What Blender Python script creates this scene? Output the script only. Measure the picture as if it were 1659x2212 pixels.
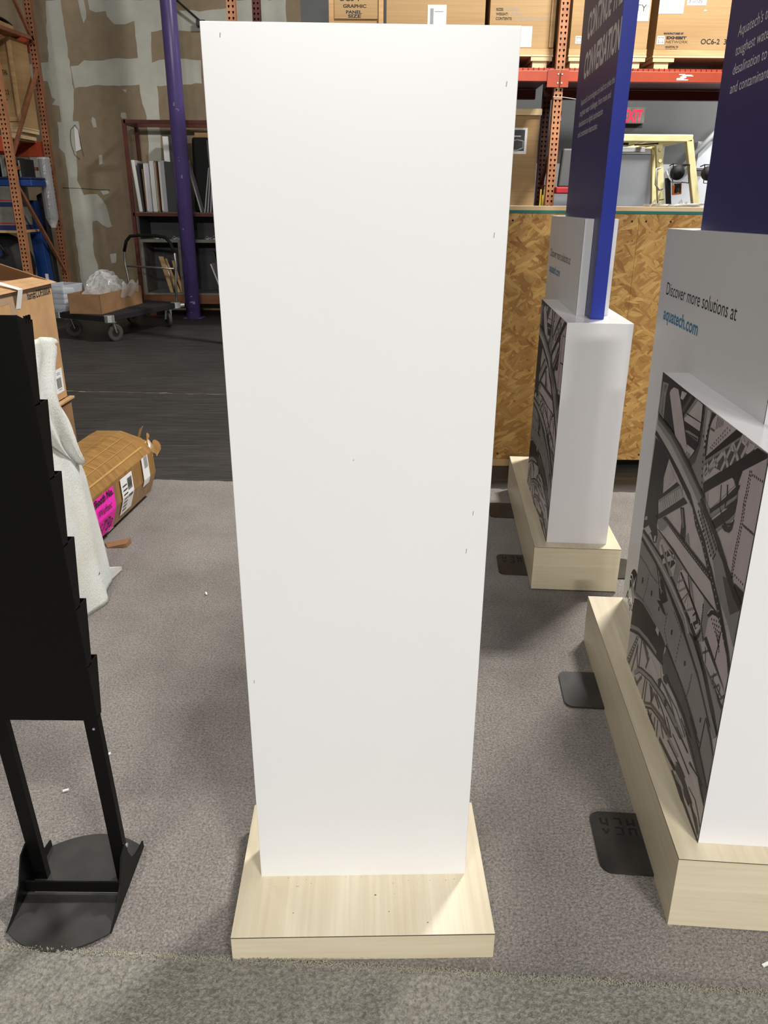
import bpy, bmesh, math, random
from mathutils import Vector, Matrix, Euler
from mathutils.geometry import tessellate_polygon
for o in list(bpy.data.objects): bpy.data.objects.remove(o, do_unlink=True)
S = bpy.context.scene
C = S.collection
rnd = random.Random(7)

# ---------------------------------------------------------------- camera
cd = bpy.data.cameras.new('camera'); cam = bpy.data.objects.new('camera', cd); C.objects.link(cam); S.camera = cam
TH = math.atan(665/1661.0); RO = math.atan2(36.5, 4149)
cd.sensor_fit = 'VERTICAL'; cd.sensor_height = 36.0; cd.lens = 36.0*1661/2212; cd.clip_start = .02; cd.clip_end = 100
fw = Vector((0, math.cos(TH), -math.sin(TH))); u0 = Vector((0, math.sin(TH), math.cos(TH))); r0 = Vector((1, 0, 0))
rt = math.cos(RO)*r0+math.sin(RO)*u0; up = -math.sin(RO)*r0+math.cos(RO)*u0
m = Matrix((rt, up, -fw)).transposed().to_4x4(); m.translation = Vector((0, 0, 1.55)); cam.matrix_world = m

# ---------------------------------------------------------------- world, lamps, exposure
w = bpy.data.worlds.new('world'); S.world = w; w.use_nodes = True
w.node_tree.nodes['Background'].inputs[0].default_value = (.80, .84, .80, 1); w.node_tree.nodes['Background'].inputs[1].default_value = .065
def lamp(x, y, z, e, sx=1.2, sy=.5, tilt=0, col=(1, .975, .93)):
    d = bpy.data.lights.new('high_bay_or_fill_lamp', 'AREA'); d.shape = 'RECTANGLE'; d.size = sx; d.size_y = sy; d.energy = e; d.color = col
    o = bpy.data.objects.new('high_bay_or_fill_lamp', d); C.objects.link(o); o.location = (x, y, z); o.rotation_euler = (math.radians(tilt), 0, 0); return o
lamp(2.4, -3.2, 6.6, 430)          # the row of high-bay fixtures just behind the camera
lamp(-1.6, -2.6, 6.6, 190)
lamp(1.9, -15, 6.0, 700, tilt=65)           # flood lamps at the other end of the hall
lamp(-1.6, -15, 6.0, 540, tilt=65)
lamp(3.3, 6.1, 7.4, 980)            # the row beyond the stands
lamp(-3.9, 5.6, 7.4, 70)
lamp(6.6, 11.0, 4.6, 250, .5, 1.2)   # unseen fill lamp added behind the rack to brighten the back wall
S.view_settings.view_transform = 'Standard'; S.view_settings.look = 'None'; S.view_settings.gamma = 1; S.view_settings.use_curve_mapping = False
S.view_settings.exposure = 0.0

# ---------------------------------------------------------------- materials
def lin(c):
    return tuple(((v/255)/12.92 if v/255 <= .04045 else ((v/255+.055)/1.055)**2.4) for v in c)+(1,)
def new(name, rough=.5, metal=0, spec=.5):
    mt = bpy.data.materials.new(name); mt.use_nodes = True; n = mt.node_tree.nodes; b = n['Principled BSDF']
    b.inputs['Roughness'].default_value = rough; b.inputs['Metallic'].default_value = metal; b.inputs['Specular IOR Level'].default_value = spec
    return mt, mt.node_tree, b
def node(t, kind, **k):
    nd = t.nodes.new(kind)
    for a, v in k.items():
        if a.startswith('i_'): nd.inputs[a[2:].replace('_', ' ')].default_value = v
        else: setattr(nd, a, v)
    return nd
def coords(t, scale, rot=(0, 0, 0)):
    tc = node(t, 'ShaderNodeTexCoord'); mp = node(t, 'ShaderNodeMapping'); mp.inputs['Scale'].default_value = scale; mp.inputs['Rotation'].default_value = rot
    t.links.new(tc.outputs['Object'], mp.inputs['Vector']); return mp.outputs['Vector']
def noise(t, vec, scale=1, detail=4, rough=.55, dist=0):
    nd = node(t, 'ShaderNodeTexNoise'); nd.inputs['Scale'].default_value = scale; nd.inputs['Detail'].default_value = detail
    nd.inputs['Roughness'].default_value = rough; nd.inputs['Distortion'].default_value = dist; t.links.new(vec, nd.inputs['Vector']); return nd.outputs['Fac']
def ramp(t, fac, stops):
    r = node(t, 'ShaderNodeValToRGB'); e = r.color_ramp.elements
    while len(e) < len(stops): e.new(.5)
    for el, (p, c) in zip(e, stops): el.position = p; el.color = lin(c)
    t.links.new(fac, r.inputs['Fac']); return r.outputs['Color']
def mix(t, fac, a, b, mode='MIX'):
    nd = node(t, 'ShaderNodeMix', data_type='RGBA', blend_type=mode)
    for sock, v in ((nd.inputs[0], fac), (nd.inputs[6], a), (nd.inputs[7], b)):
        if hasattr(v, 'node'): t.links.new(v, sock)
        else: sock.default_value = v
    return nd.outputs[2]
def bump(t, b, fac, strength=.2, dist=.002):
    nd = node(t, 'ShaderNodeBump'); nd.inputs['Strength'].default_value = strength; nd.inputs['Distance'].default_value = dist
    t.links.new(fac, nd.inputs['Height']); t.links.new(nd.outputs['Normal'], b.inputs['Normal'])
def plain(name, c, rough=.5, metal=0, spec=.5, var=.06, sc=(6, 6, 6), bmp=0, bsc=200):
    """one colour with a slight uneven tint and, on request, a fine relief"""
    mt, t, b = new(name, rough, metal, spec)
    f = noise(t, coords(t, sc), 1, 4); lo = tuple(max(0, v*(1-var)) for v in c); hi = tuple(min(255, v*(1+var)) for v in c)
    t.links.new(ramp(t, f, [(.3, lo), (.7, hi)]), b.inputs['Base Color'])
    if bmp: bump(t, b, noise(t, coords(t, (bsc,)*3), 1, 3), bmp)
    return mt
def wood(name, stops, axis, rough=.4, fine=90, coarse=5, bmp=.05):
    """grain running along one axis (0, 1, 2)"""
    mt, t, b = new(name, rough)
    s1 = [coarse]*3; s1[axis] = coarse*.12; s2 = [fine]*3; s2[axis] = fine*.02
    f1 = noise(t, coords(t, s1), 1, 3, .6, .8); f2 = noise(t, coords(t, s2), 1, 4, .6)
    c1 = ramp(t, f1, stops); c2 = ramp(t, f2, [(.3, (226, 224, 222)), (.65, (255, 255, 255))])
    t.links.new(mix(t, .55, c1, c2, 'MULTIPLY'), b.inputs['Base Color']); bump(t, b, f2, bmp, .001); return mt
M = {}
M['white'] = plain('white_laminate', (231, 231, 232), .32, var=.006, sc=(1.5, 1.5, 1.5))
M['whiteg'] = plain('gloss_white_laminate', (228, 227, 229), .22, var=.006, sc=(1.5, 1.5, 1.5))
bs = [(.25, (211, 197, 167)), (.5, (219, 207, 180)), (.75, (226, 216, 193))]
for i, a in enumerate('xyz'): M['birch_'+a] = wood('birch_laminate_'+a, bs, i, .38, 70, 7)
cs = [(.2, (154, 116, 70)), (.5, (176, 142, 96)), (.8, (190, 158, 112))]
for i, a in enumerate('xyz'): M['ply_'+a] = wood('crate_plywood_'+a, cs, i, .7, 60, 3)
M['pine'] = wood('pine_lumber', [(.2, (170, 124, 80)), (.5, (200, 160, 110)), (.8, (222, 188, 140))], 0, .7, 80, 6)
M['pine_d'] = wood('stained_lumber', [(.2, (96, 56, 34)), (.5, (122, 74, 46)), (.8, (140, 90, 56))], 0, .7, 80, 6)
M['pine_l'] = wood('pale_lumber', [(.2, (214, 182, 136)), (.5, (228, 200, 156)), (.8, (236, 214, 176))], 0, .7, 80, 6)
M['black'] = plain('black_powder_coat', (4, 4, 4), .5, 0, .22, var=.1, sc=(40, 40, 40), bmp=.08, bsc=900)
M['blackm'] = plain('matt_black', (9, 9, 9), .7, var=.1)
M['plate'] = plain('black_steel_plate', (50, 48, 46), .42, .2, var=.25, sc=(9, 9, 9))
M['seg'] = plain('weld_mark', (10, 9, 9), .8)
M['blue'] = plain('blue_panel_edge', (24, 44, 150), .35, var=.03)
M['navy'] = plain('navy_print', (44, 42, 108), .42, var=.04)
M['ptext'] = plain('print_white', (240, 238, 240), .45, var=.01)
M['ink'] = plain('black_ink', (24, 20, 18), .6, var=.02)
M['teal_ink'] = plain('teal_ink', (44, 128, 168), .5, var=.02)
for k, c in dict(k=(34, 28, 26), g=(82, 78, 76), m=(138, 136, 134), l=(186, 180, 178), s=(196, 186, 186), p=(194, 180, 184)).items():
    M['art_'+k] = plain('print_tone_'+k, c, .38, var=.03, sc=(14, 14, 14))
M['card'] = plain('cardboard', (190, 150, 106), .75, var=.07, sc=(5, 5, 5), bmp=.05, bsc=120)
M['card_d'] = plain('brown_cardboard', (142, 106, 72), .75, var=.08, sc=(6, 6, 6), bmp=.05, bsc=120)
M['tape'] = plain('brown_packing_tape', (146, 110, 62), .25, var=.10, sc=(9, 30, 9), bmp=.2, bsc=22)
M['tape_l'] = plain('pale_tape_edge', (184, 142, 82), .3)
M['tape_g'] = plain('buff_tape', (182, 152, 122), .35, var=.04)
M['paper'] = plain('white_paper', (236, 236, 234), .6, var=.02)
M['pale_ink'] = plain('grey_print', (150, 150, 152), .6)
M['pink'] = plain('neon_pink_paper', (255, 40, 190), .55, var=.02)
M['steel'] = plain('bright_tube_steel', (176, 174, 170), .3, .85, var=.08)
M['galv'] = plain('galvanised_steel', (188, 190, 188), .4, .7, var=.1)
M['rubber'] = plain('grey_rubber', (58, 54, 50), .65, var=.1)
M['dark'] = plain('dark_carpeted_deck', (16, 16, 18), .85, var=.15, sc=(60, 60, 60), bmp=.3, bsc=300)
M['purple'] = plain('purple_paint', (98, 82, 142), .33, var=.05, sc=(3, 3, 3))
M['scuff'] = plain('scuffed_paint', (140, 128, 170), .6)
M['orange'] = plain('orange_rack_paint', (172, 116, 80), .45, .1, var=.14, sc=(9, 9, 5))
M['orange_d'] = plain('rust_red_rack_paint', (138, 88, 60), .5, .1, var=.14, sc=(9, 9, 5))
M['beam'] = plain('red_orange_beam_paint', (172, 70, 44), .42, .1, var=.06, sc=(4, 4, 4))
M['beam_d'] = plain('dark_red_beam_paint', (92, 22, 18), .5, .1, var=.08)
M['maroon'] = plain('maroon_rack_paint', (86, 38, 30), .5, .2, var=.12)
M['mud'] = plain('joint_compound', (184, 184, 172), .85, var=.06, sc=(2.5, 2.5, 2.5))
M['greyp'] = plain('grey_painted_wall', (92, 94, 95), .6, var=.04, sc=(1, 1, 1))
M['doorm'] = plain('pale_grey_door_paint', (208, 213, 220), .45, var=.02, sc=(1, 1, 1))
M['frame'] = plain('light_grey_trim', (178, 180, 182), .5, var=.03)
M['cream'] = plain('cream_forklift_paint', (232, 222, 168), .4, var=.05, sc=(8, 8, 8))
M['amber'] = plain('amber_lens', (228, 122, 40), .2)
M['dirt'] = plain('dirt_speck', (52, 40, 30), .9)
M['crack'] = plain('floor_crack', (150, 136, 100), .8)
M['teal'] = plain('teal_edge', (18, 110, 100), .5)
M['greyboard'] = plain('grey_painted_board', (120, 116, 108), .7, var=.12, sc=(8, 8, 8))
M['charcoal'] = plain('charcoal_board', (58, 58, 60), .55)
M['whiteb'] = plain('white_board', (226, 224, 220), .45, var=.02)
M['bluec'] = plain('blue_case', (20, 58, 120), .45)
M['navyc'] = plain('navy_case', (26, 40, 82), .5)
M['red'] = plain('red_stripe', (176, 30, 36), .5)
M['yellow'] = plain('yellow_strap', (206, 172, 40), .5)
M['cloth'] = plain('white_cloth', (206, 206, 210), .85, var=.05)
mt, t, b = new('exit_letters'); b.inputs['Base Color'].default_value = lin((255, 20, 50)); b.inputs['Emission Color'].default_value = (1, .01, .06, 1); b.inputs['Emission Strength'].default_value = 1.3; M['exit'] = mt
mt, t, b = new('clear_film', .12); b.inputs['Base Color'].default_value = (.92, .93, .94, 1); b.inputs['Alpha'].default_value = .26
bump(t, b, noise(t, coords(t, (14, 14, 14)), 1, 3), .6, .01); M['film'] = mt
mt, t, b = new('clear_tub', .25); b.inputs['Base Color'].default_value = (.78, .82, .90, 1); b.inputs['Alpha'].default_value = .3; M['tub'] = mt
# foam sheet: cellular white film
mt, t, b = new('foam_sheet', .35); v = coords(t, (1, 1, 1)); f = noise(t, v, 150, 2, .5); f2 = noise(t, v, 6, 3)
t.links.new(mix(t, .6, ramp(t, f2, [(.3, (232, 226, 214)), (.7, (244, 244, 242))]), ramp(t, f, [(.3, (222, 222, 220)), (.6, (255, 255, 255))]), 'MULTIPLY'), b.inputs['Base Color'])
b.inputs['Subsurface Weight'].default_value = .15; bump(t, b, f, .5, .003); M['foam'] = mt
# carpet
def carpet_mat(name, lo, hi, sc):
    mt, t, b = new(name, .95, 0, .1); v = coords(t, (1, 1, 1))
    f = noise(t, v, sc, 3, .6, .4); g = noise(t, v, 4, 4, .6); h = noise(t, v, sc*2.6, 2)
    c = mix(t, .55, ramp(t, f, [(.32, lo), (.62, hi)]), ramp(t, g, [(.25, (196, 192, 190)), (.7, (255, 255, 255))]), 'MULTIPLY')
    t.links.new(mix(t, .35, c, ramp(t, h, [(.35, (170, 168, 166)), (.6, (255, 255, 255))]), 'MULTIPLY'), b.inputs['Base Color'])
    b.inputs['Sheen Weight'].default_value = .15; bump(t, b, f, .9, .012); return mt
M['carpet'] = carpet_mat('grey_carpet', (116, 110, 105), (166, 159, 153), 150)
M['carpet2'] = carpet_mat('grey_carpet_second_piece', (114, 111, 103), (160, 156, 146), 110)
M['fringe'] = plain('carpet_fringe', (150, 146, 132), .95)
# dark sealed floor with pale scuffs running across
mt, t, b = new('dark_floor', .5, 0, .4); v = coords(t, (1.6, 16, 1), (0, 0, .06)); f = noise(t, v, 1.6, 6, .65, .6); g = noise(t, coords(t, (.8, .8, .8)), 1, 3)
s = noise(t, coords(t, (.9, 60, 1), (0, 0, .1)), 1, 3, .6, .5)
base = mix(t, .6, ramp(t, f, [(.3, (44, 42, 41)), (.6, (66, 64, 62)), (.8, (88, 86, 84))]), ramp(t, g, [(.3, (170, 170, 170)), (.7, (255, 255, 255))]), 'MULTIPLY')
t.links.new(mix(t, ramp(t, s, [(.62, (0, 0, 0)), (.74, (170, 170, 170))]), base, lin((128, 122, 116))), b.inputs['Base Color']); bump(t, b, f, .15, .003); M['floor'] = mt
# drywall paper
mt, t, b = new('drywall_paper', .85); f = noise(t, coords(t, (.7, .7, .7)), 1, 5); g = noise(t, coords(t, (7, 7, 7)), 1, 4)
t.links.new(mix(t, .5, ramp(t, f, [(.3, (134, 118, 94)), (.7, (158, 141, 115))]), ramp(t, g, [(.3, (222, 222, 222)), (.6, (255, 255, 255))]), 'MULTIPLY'), b.inputs['Base Color']); M['drywall'] = mt
# oriented strand board: six layers of long flakes lying every way
mt, t, b = new('strand_board', .6); col = None
pal = [[(.0, (160, 112, 54)), (.3, (190, 146, 80)), (.65, (206, 164, 92)), (1, (150, 100, 40))], [(.0, (188, 142, 72)), (.35, (168, 120, 60)), (.7, (216, 176, 104)), (1, (176, 126, 58))]]
for i, an in enumerate((.35, 1.25, -.5, 2.2, .9, -1.1)):
    wob = node(t, 'ShaderNodeTexNoise'); wob.inputs['Scale'].default_value = 9; va = node(t, 'ShaderNodeVectorMath', operation='SCALE'); va.inputs['Scale'].default_value = .05
    tcv = node(t, 'ShaderNodeTexCoord'); t.links.new(tcv.outputs['Object'], wob.inputs['Vector']); t.links.new(wob.outputs['Color'], va.inputs[0]); vs = node(t, 'ShaderNodeVectorMath', operation='ADD'); t.links.new(tcv.outputs['Object'], vs.inputs[0]); t.links.new(va.outputs[0], vs.inputs[1])
    mp = node(t, 'ShaderNodeMapping'); mp.inputs['Rotation'].default_value = (0, an, 0); mp.inputs['Scale'].default_value = (1, 1, 1); t.links.new(vs.outputs[0], mp.inputs['Vector'])
    m2 = node(t, 'ShaderNodeMapping'); m2.inputs['Scale'].default_value = (46, 1, 9); m2.inputs['Location'].default_value = (i*3.7, 0, i*1.3); t.links.new(mp.outputs[0], m2.inputs['Vector'])
    m3 = node(t, 'ShaderNodeMapping'); m3.inputs['Scale'].default_value = (320, 1, 14); t.links.new(mp.outputs[0], m3.inputs['Vector'])
    wv = node(t, 'ShaderNodeTexVoronoi', feature='F1'); wv.inputs['Scale'].default_value = 1; t.links.new(m2.outputs[0], wv.inputs['Vector']); sep = node(t, 'ShaderNodeSeparateColor'); t.links.new(wv.outputs['Color'], sep.inputs[0])
    c = mix(t, .6, ramp(t, sep.outputs[0], pal[i % 2]), ramp(t, noise(t, m3.outputs[0], 1, 3), [(.3, (196, 180, 152)), (.62, (255, 255, 255))]), 'MULTIPLY')
    if col is None: col = c
    else:
        th = node(t, 'ShaderNodeMath', operation='GREATER_THAN'); th.inputs[1].default_value = (.0, .5, .6, .66, .72, .76)[i]; t.links.new(sep.outputs[1], th.inputs[0]); col = mix(t, th.outputs[0], col, c)
t.links.new(col, b.inputs['Base Color']); M['osb'] = mt

# ---------------------------------------------------------------- builders
OFF = {}
class MB:
    """collects shapes; build() links them as ONE mesh object"""
    def __init__(s): s.v = []; s.f = []; s.m = []; s.mi = 0
    def add(s, vs, fs):
        k = len(s.v); s.v += [Vector(p) for p in vs]; s.f += [tuple(k+i for i in f) for f in fs]; s.m += [s.mi]*len(fs); return s
    def box(s, x0, x1, y0, y1, z0, z1):
        return s.add([(x, y, z) for z in (z0, z1) for y in (y0, y1) for x in (x0, x1)], [(0, 2, 3, 1), (4, 5, 7, 6), (0, 1, 5, 4), (1, 3, 7, 5), (3, 2, 6, 7), (2, 0, 4, 6)])
    def hexa(s, b, t):
        """box between four bottom and four top corners"""
        return s.add(list(b)+list(t), [(3, 2, 1, 0), (4, 5, 6, 7), (0, 1, 5, 4), (1, 2, 6, 5), (2, 3, 7, 6), (3, 0, 4, 7)])
    def bar(s, p, q, w, h, upv=(0, 0, 1)):
        p = Vector(p); q = Vector(q); d = (q-p).normalized(); a = d.cross(Vector(upv))
        if a.length < 1e-4: a = d.cross(Vector((0, 1, 0)))
        a.normalize(); b_ = a.cross(d); c = [(-1, -1), (1, -1), (1, 1), (-1, 1)]
        return s.hexa([p+a*w/2*i+b_*h/2*j for i, j in c], [q+a*w/2*i+b_*h/2*j for i, j in c])
    def prism(s, pts, fn, t0, t1):
        """extrudes a 2-D outline; fn(a, b, t) gives the point"""
        n = len(pts); k = [fn(a, b_, t0) for a, b_ in pts]+[fn(a, b_, t1) for a, b_ in pts]
        tri = tessellate_polygon([[Vector((a*1000, b_*1000, 0)) for a, b_ in pts]])
        return s.add(k, [tuple(x) for x in tri]+[tuple(n+i for i in reversed(x)) for x in tri]+[(i, (i+1) % n, n+(i+1) % n, n+i) for i in range(n)])
    def flat(s, pts):
        """a flat outline in space"""
        pts = [Vector(p) for p in pts]; return s.add(pts, [tuple(x) for x in tessellate_polygon([[p*1000 for p in pts]])])
    def tube(s, path, r, n=12, cap=True):
        P = [Vector(p) for p in path]; rings = []; prev = None
        for i, p in enumerate(P):
            d = (P[min(i+1, len(P)-1)]-P[max(i-1, 0)]).normalized()
            a = (prev-d*prev.dot(d)) if prev else d.orthogonal()
            a.normalize(); prev = a; b_ = d.cross(a); rr = r[i] if isinstance(r, (list, tuple)) else r
            rings.append([p+(a*math.cos(6.28319*k/n)+b_*math.sin(6.28319*k/n))*rr for k in range(n)])
        fs = [(i*n+k, i*n+(k+1) % n, (i+1)*n+(k+1) % n, (i+1)*n+k) for i in range(len(P)-1) for k in range(n)]
        if cap: fs += [tuple(reversed(range(n))), tuple((len(P)-1)*n+k for k in range(n))]
        return s.add([p for r_ in rings for p in r_], fs)
    def grid(s, fn, nu, nv):
        return s.add([fn(i/nu, j/nv) for j in range(nv+1) for i in range(nu+1)], [(j*(nu+1)+i, j*(nu+1)+i+1, (j+1)*(nu+1)+i+1, (j+1)*(nu+1)+i) for j in range(nv) for i in range(nu)])
    def ball(s, c, r, nu=14, nv=8, sc=(1, 1, 1)):
        return s.grid(lambda a, b_: (c[0]+r*sc[0]*math.cos(a*6.28319)*math.sin(b_*3.14159), c[1]+r*sc[1]*math.sin(a*6.28319)*math.sin(b_*3.14159), c[2]-r*sc[2]*math.cos(b_*3.14159)), nu, nv)
    def build(s, name, mats, parent=None, bevel=0, smooth=False, solid=0, **props):
        me = bpy.data.meshes.new(name); off = OFF.get(parent, Vector())
        me.from_pydata([tuple(v-off) for v in s.v], [], s.f)
        mats = mats if isinstance(mats, (list, tuple)) else [mats]
        for k in mats: me.materials.append(M[k])
        if len(mats) > 1:
            for p, i in zip(me.polygons, s.m): p.material_index = i
        bm = bmesh.new(); bm.from_mesh(me)
        if not props.pop('keep', False): bmesh.ops.remove_doubles(bm, verts=bm.verts, dist=1e-6); bmesh.ops.recalc_face_normals(bm, faces=bm.faces)
        bm.to_mesh(me); bm.free()
        o = bpy.data.objects.new(name, me); C.objects.link(o)
        if parent is not None: o.parent = parent; OFF[o] = OFF.get(parent, Vector())
        if smooth:
            for p in me.polygons: p.use_smooth = True
        if solid: md = o.modifiers.new('thickness', 'SOLIDIFY'); md.thickness = solid; md.offset = 0
        if bevel: md = o.modifiers.new('edge', 'BEVEL'); md.width = bevel; md.segments = 2; md.limit_method = 'ANGLE'; md.angle_limit = .6
        for k, v in props.items(): o[k] = v
        return o
def thing(name, label, cat, loc=(0, 0, 0), rot=None, group=None):
    o = bpy.data.objects.new(name, None); C.objects.link(o); o.location = loc; o.empty_display_size = .1
    if rot: o.rotation_euler = rot; OFF[o] = Vector()
    else: OFF[o] = Vector(loc)
    o['label'] = label; o['category'] = cat
    if group: o['group'] = group
    return o
def tag(o, label, cat, group=None):
    o['label'] = label; o['category'] = cat
    if group: o['group'] = group
    return o
def struct(o): o['kind'] = 'structure'; return o
def bx(name, mat, parent, x0, x1, y0, y1, z0, z1, bevel=.0015, **k): return MB().box(x0, x1, y0, y1, z0, z1).build(name, mat, parent, bevel=bevel, **k)
def text(parent, s, mat, o, r, u, size, width=None, bold=0, shear=0, name='lettering', sub=None):
    """flat print: baseline starts at o, runs along r, letters rise along u"""
    cu = bpy.data.curves.new('t', 'FONT'); cu.body = s; cu.size = size; cu.offset = bold; cu.shear = shear; cu.resolution_u = 3
    ob = bpy.data.objects.new('t', cu); C.objects.link(ob); dg = bpy.context.evaluated_depsgraph_get(); me = bpy.data.meshes.new_from_object(ob.evaluated_get(dg))
    bpy.data.objects.remove(ob); xs = [v.co.x for v in me.vertices]
    k = width/(max(xs)-min(xs)) if width else 1; x0 = min(xs); o = Vector(o); r = Vector(r); u = Vector(u); off = OFF.get(parent, Vector())
    for v in me.vertices: v.co = o+r*((v.co.x-x0)*k)+u*v.co.y-off
    me.name = name; me.materials.clear(); me.materials.append(M[mat]); ob = bpy.data.objects.new(name, me); C.objects.link(ob); ob.parent = parent; OFF[ob] = off; return ob

# ================================================================ the room
struct(bx('floor', 'floor', None, -12, 12, -9, 12.6, -.1, -.006, 0))
wl = struct(bx('wall_back_left', 'drywall', None, -12, -1.2, 12.3, 12.5, -.006, 7, 0))
wr = struct(bx('wall_back_right', 'greyp', None, -1.2, 12, 12.32, 12.5, -.006, 7, 0))
MUD = [
[(-4.67,4.09),(-4.46,4.1),(-4.46,3.74),(-4.46,3.43),(-4.44,3.37),(-4.45,3.31),(-4.44,3.02),(-4.46,2.86),(-4.51,2.61),(-4.43,2.62),(-4.44,2.25),(-4.52,2.24),(-4.53,2.08),(-4.55,1.83),(-4.49,1.64),(-4.28,1.66),(-4.17,1.51),(-4.15,1.38),(-4.12,1.2),(-4.19,1.18),(-4.33,1.28),(-4.41,1.28),(-4.42,1.1),(-4.45,.8),(-4.41,.66),(-4.42,.5),(-4.46,.28),(-4.65,.28),(-4.69,.45),(-4.69,.98),(-4.69,1.41),(-4.69,1.83),(-4.68,2.2),(-4.76,2.27),(-4.73,2.61),(-4.67,2.61),(-4.68,2.81),(-4.78,2.82),(-4.71,2.89),(-4.77,2.91),(-4.79,3.11),(-4.87,3.12),(-4.86,3.35),(-4.74,3.36),(-4.71,3.77)],
[(-4.45,3.31),(-4.33,3.32),(-4.24,3.38),(-4.06,3.37),(-3.74,3.41),(-3.48,3.41),(-3.32,3.35),(-3.2,3.39),(-2.9,3.41),(-2.61,3.39),(-2.63,3.11),(-3.15,3.07),(-3.5,3.08),(-4.09,3.07),(-4.42,3.04)],
[(-4.09,4.1),(-4.09,3.98),(-4.0,3.96),(-3.87,3.97),(-3.85,3.9),(-3.77,3.81),(-3.61,3.81),(-3.49,3.86),(-3.49,3.68),(-3.48,3.41),(-3.5,3.08),(-3.5,2.92),(-3.45,2.69),(-3.45,2.39),(-3.47,2.09),(-3.4,.9),(-3.25,.9),(-3.29,2.09),(-3.26,2.75),(-3.25,3.07),(-3.3,3.36),(-3.28,3.72),(-3.12,3.75),(-2.6,3.74),(-2.2,3.74),(-2.18,4.02),(-2.58,3.98),(-2.93,3.99),(-2.91,4.11)],
[(-4.23,2.67),(-4.18,2.65),(-4.17,2.55),(-4.22,2.54),(-4.24,2.62)],[(-3.8,2.73),(-3.74,2.73),(-3.73,2.66),(-3.79,2.66),(-3.81,2.69)],[(-4.2,2.18),(-4.14,2.18),(-4.16,2.07),(-4.2,2.05)],
[(-4.2,.81),(-4.11,.82),(-4.12,.68),(-4.2,.68)],[(-4.23,4.1),(-4.15,4.1),(-4.14,3.89),(-4.19,3.82),(-4.22,3.93)],[(-4.23,1.7),(-4.11,1.7),(-4.1,1.66),(-4.2,1.64)],[(-3.75,3.03),(-3.69,3.02),(-3.7,2.99)],[(-2.17,4.11),(-1.4,4.12),(-1.4,3.74),(-2.2,3.74)],
[(-5.5,3.3),(-4.95,3.33),(-4.97,3.02),(-5.5,3.05)],[(-5.2,2.3),(-5.0,2.34),(-4.97,1.9),(-5.05,1.75),(-5.2,1.8)]]
for i, p in enumerate(MUD):
    q = []
    for a, b_ in zip(p, p[1:]+p[:1]):                      # ragged trowelled edges
        n = max(1, int(math.dist(a, b_)/.07))
        q += [(a[0]+(b_[0]-a[0])*k/n+rnd.uniform(-.008, .008), a[1]+(b_[1]-a[1])*k/n+rnd.uniform(-.008, .008)) for k in range(n)]
    MB().prism(q, lambda a, b_, t: (a, t, b_), 12.298-.0006*i, 12.301).build('joint_compound', 'mud', wl)
tear = [(-4.48,2.57),(-4.55,2.51),(-4.57,2.41),(-4.57,2.31),(-4.54,2.18),(-4.47,2.12)]
MB().tube([(a, 12.29, b_) for a, b_ in tear], .003, 6).tube([(-4.48, 12.29, 2.57), (-4.44, 12.285, 2.5), (-4.43, 12.28, 2.31), (-4.41, 12.29, 2.16)], .0025, 6).build('torn_paper_edge', 'blackm', wl)
MB().flat([(-4.5, 12.2895, 2.55), (-4.44, 12.2895, 2.5), (-4.44, 12.2895, 2.25), (-4.52, 12.2895, 2.22)]).build('torn_paper', 'whiteb', wl)
MB().tube([(-4.78, 12.299, 1.735), (-4.56, 12.299, 1.73), (-4.27, 12.299, 1.715), (-4.09, 12.299, 1.71)], .004, 5).build('crack', 'blackm', wl)
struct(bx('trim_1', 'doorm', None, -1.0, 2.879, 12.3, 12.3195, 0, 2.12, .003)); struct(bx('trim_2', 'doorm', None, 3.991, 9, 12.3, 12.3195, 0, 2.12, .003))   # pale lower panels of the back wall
# door with trim on the far right of the back wall
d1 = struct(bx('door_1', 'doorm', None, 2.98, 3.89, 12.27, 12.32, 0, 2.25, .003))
bx('door_frame', 'frame', d1, 2.88, 2.98, 12.22, 12.32, 0, 2.35); bx('door_frame', 'frame', d1, 3.89, 3.99, 12.22, 12.32, 0, 2.35); bx('door_frame', 'frame', d1, 2.98, 3.89, 12.22, 12.32, 2.25, 2.35)
MB().tube([(3.82, 12.26, 1.0), (3.82, 12.2, 1.0), (3.72, 12.2, 1.0)], .012, 8).build('door_handle', 'steel', d1)
e = thing('exit_sign', 'red lettered emergency exit sign on the dark grey wall above the door', 'sign', (3.49, 12.3, 2.645))
bx('housing', 'greyboard', e, 3.33, 3.655, 12.25, 12.32, 2.645, 2.85, .006)
text(e, 'EXIT', 'exit', (3.352, 12.249, 2.672), (1, 0, 0), (0, 0, 1), .215, .27, bold=.006)
t_ = thing('conduit', 'pale grey diagonal pipe strut fixed to the dark wall beyond the forklift', 'pipe', (4.5, 12.2, 2.1))
MB().tube([(4.2, 12.1, 2.04), (4.9, 12.1, 2.82)], .035, 10).build('pipe', 'frame', t_, smooth=True); bx('wall_bracket', 'galv', t_, 4.14, 4.26, 12.08, 12.298, 1.98, 2.1)
t_ = thing('electrical_box', 'pale grey box on the back wall just beyond the forklift roof', 'electrical box', (4.56, 12.3, 2.2))
bx('enclosure', 'frame', t_, 4.45, 4.68, 12.2, 12.315, 2.05, 2.42, .006); bx('door_panel', 'doorm', t_, 4.47, 4.66, 12.19, 12.2, 2.07, 2.4, .002)

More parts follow.
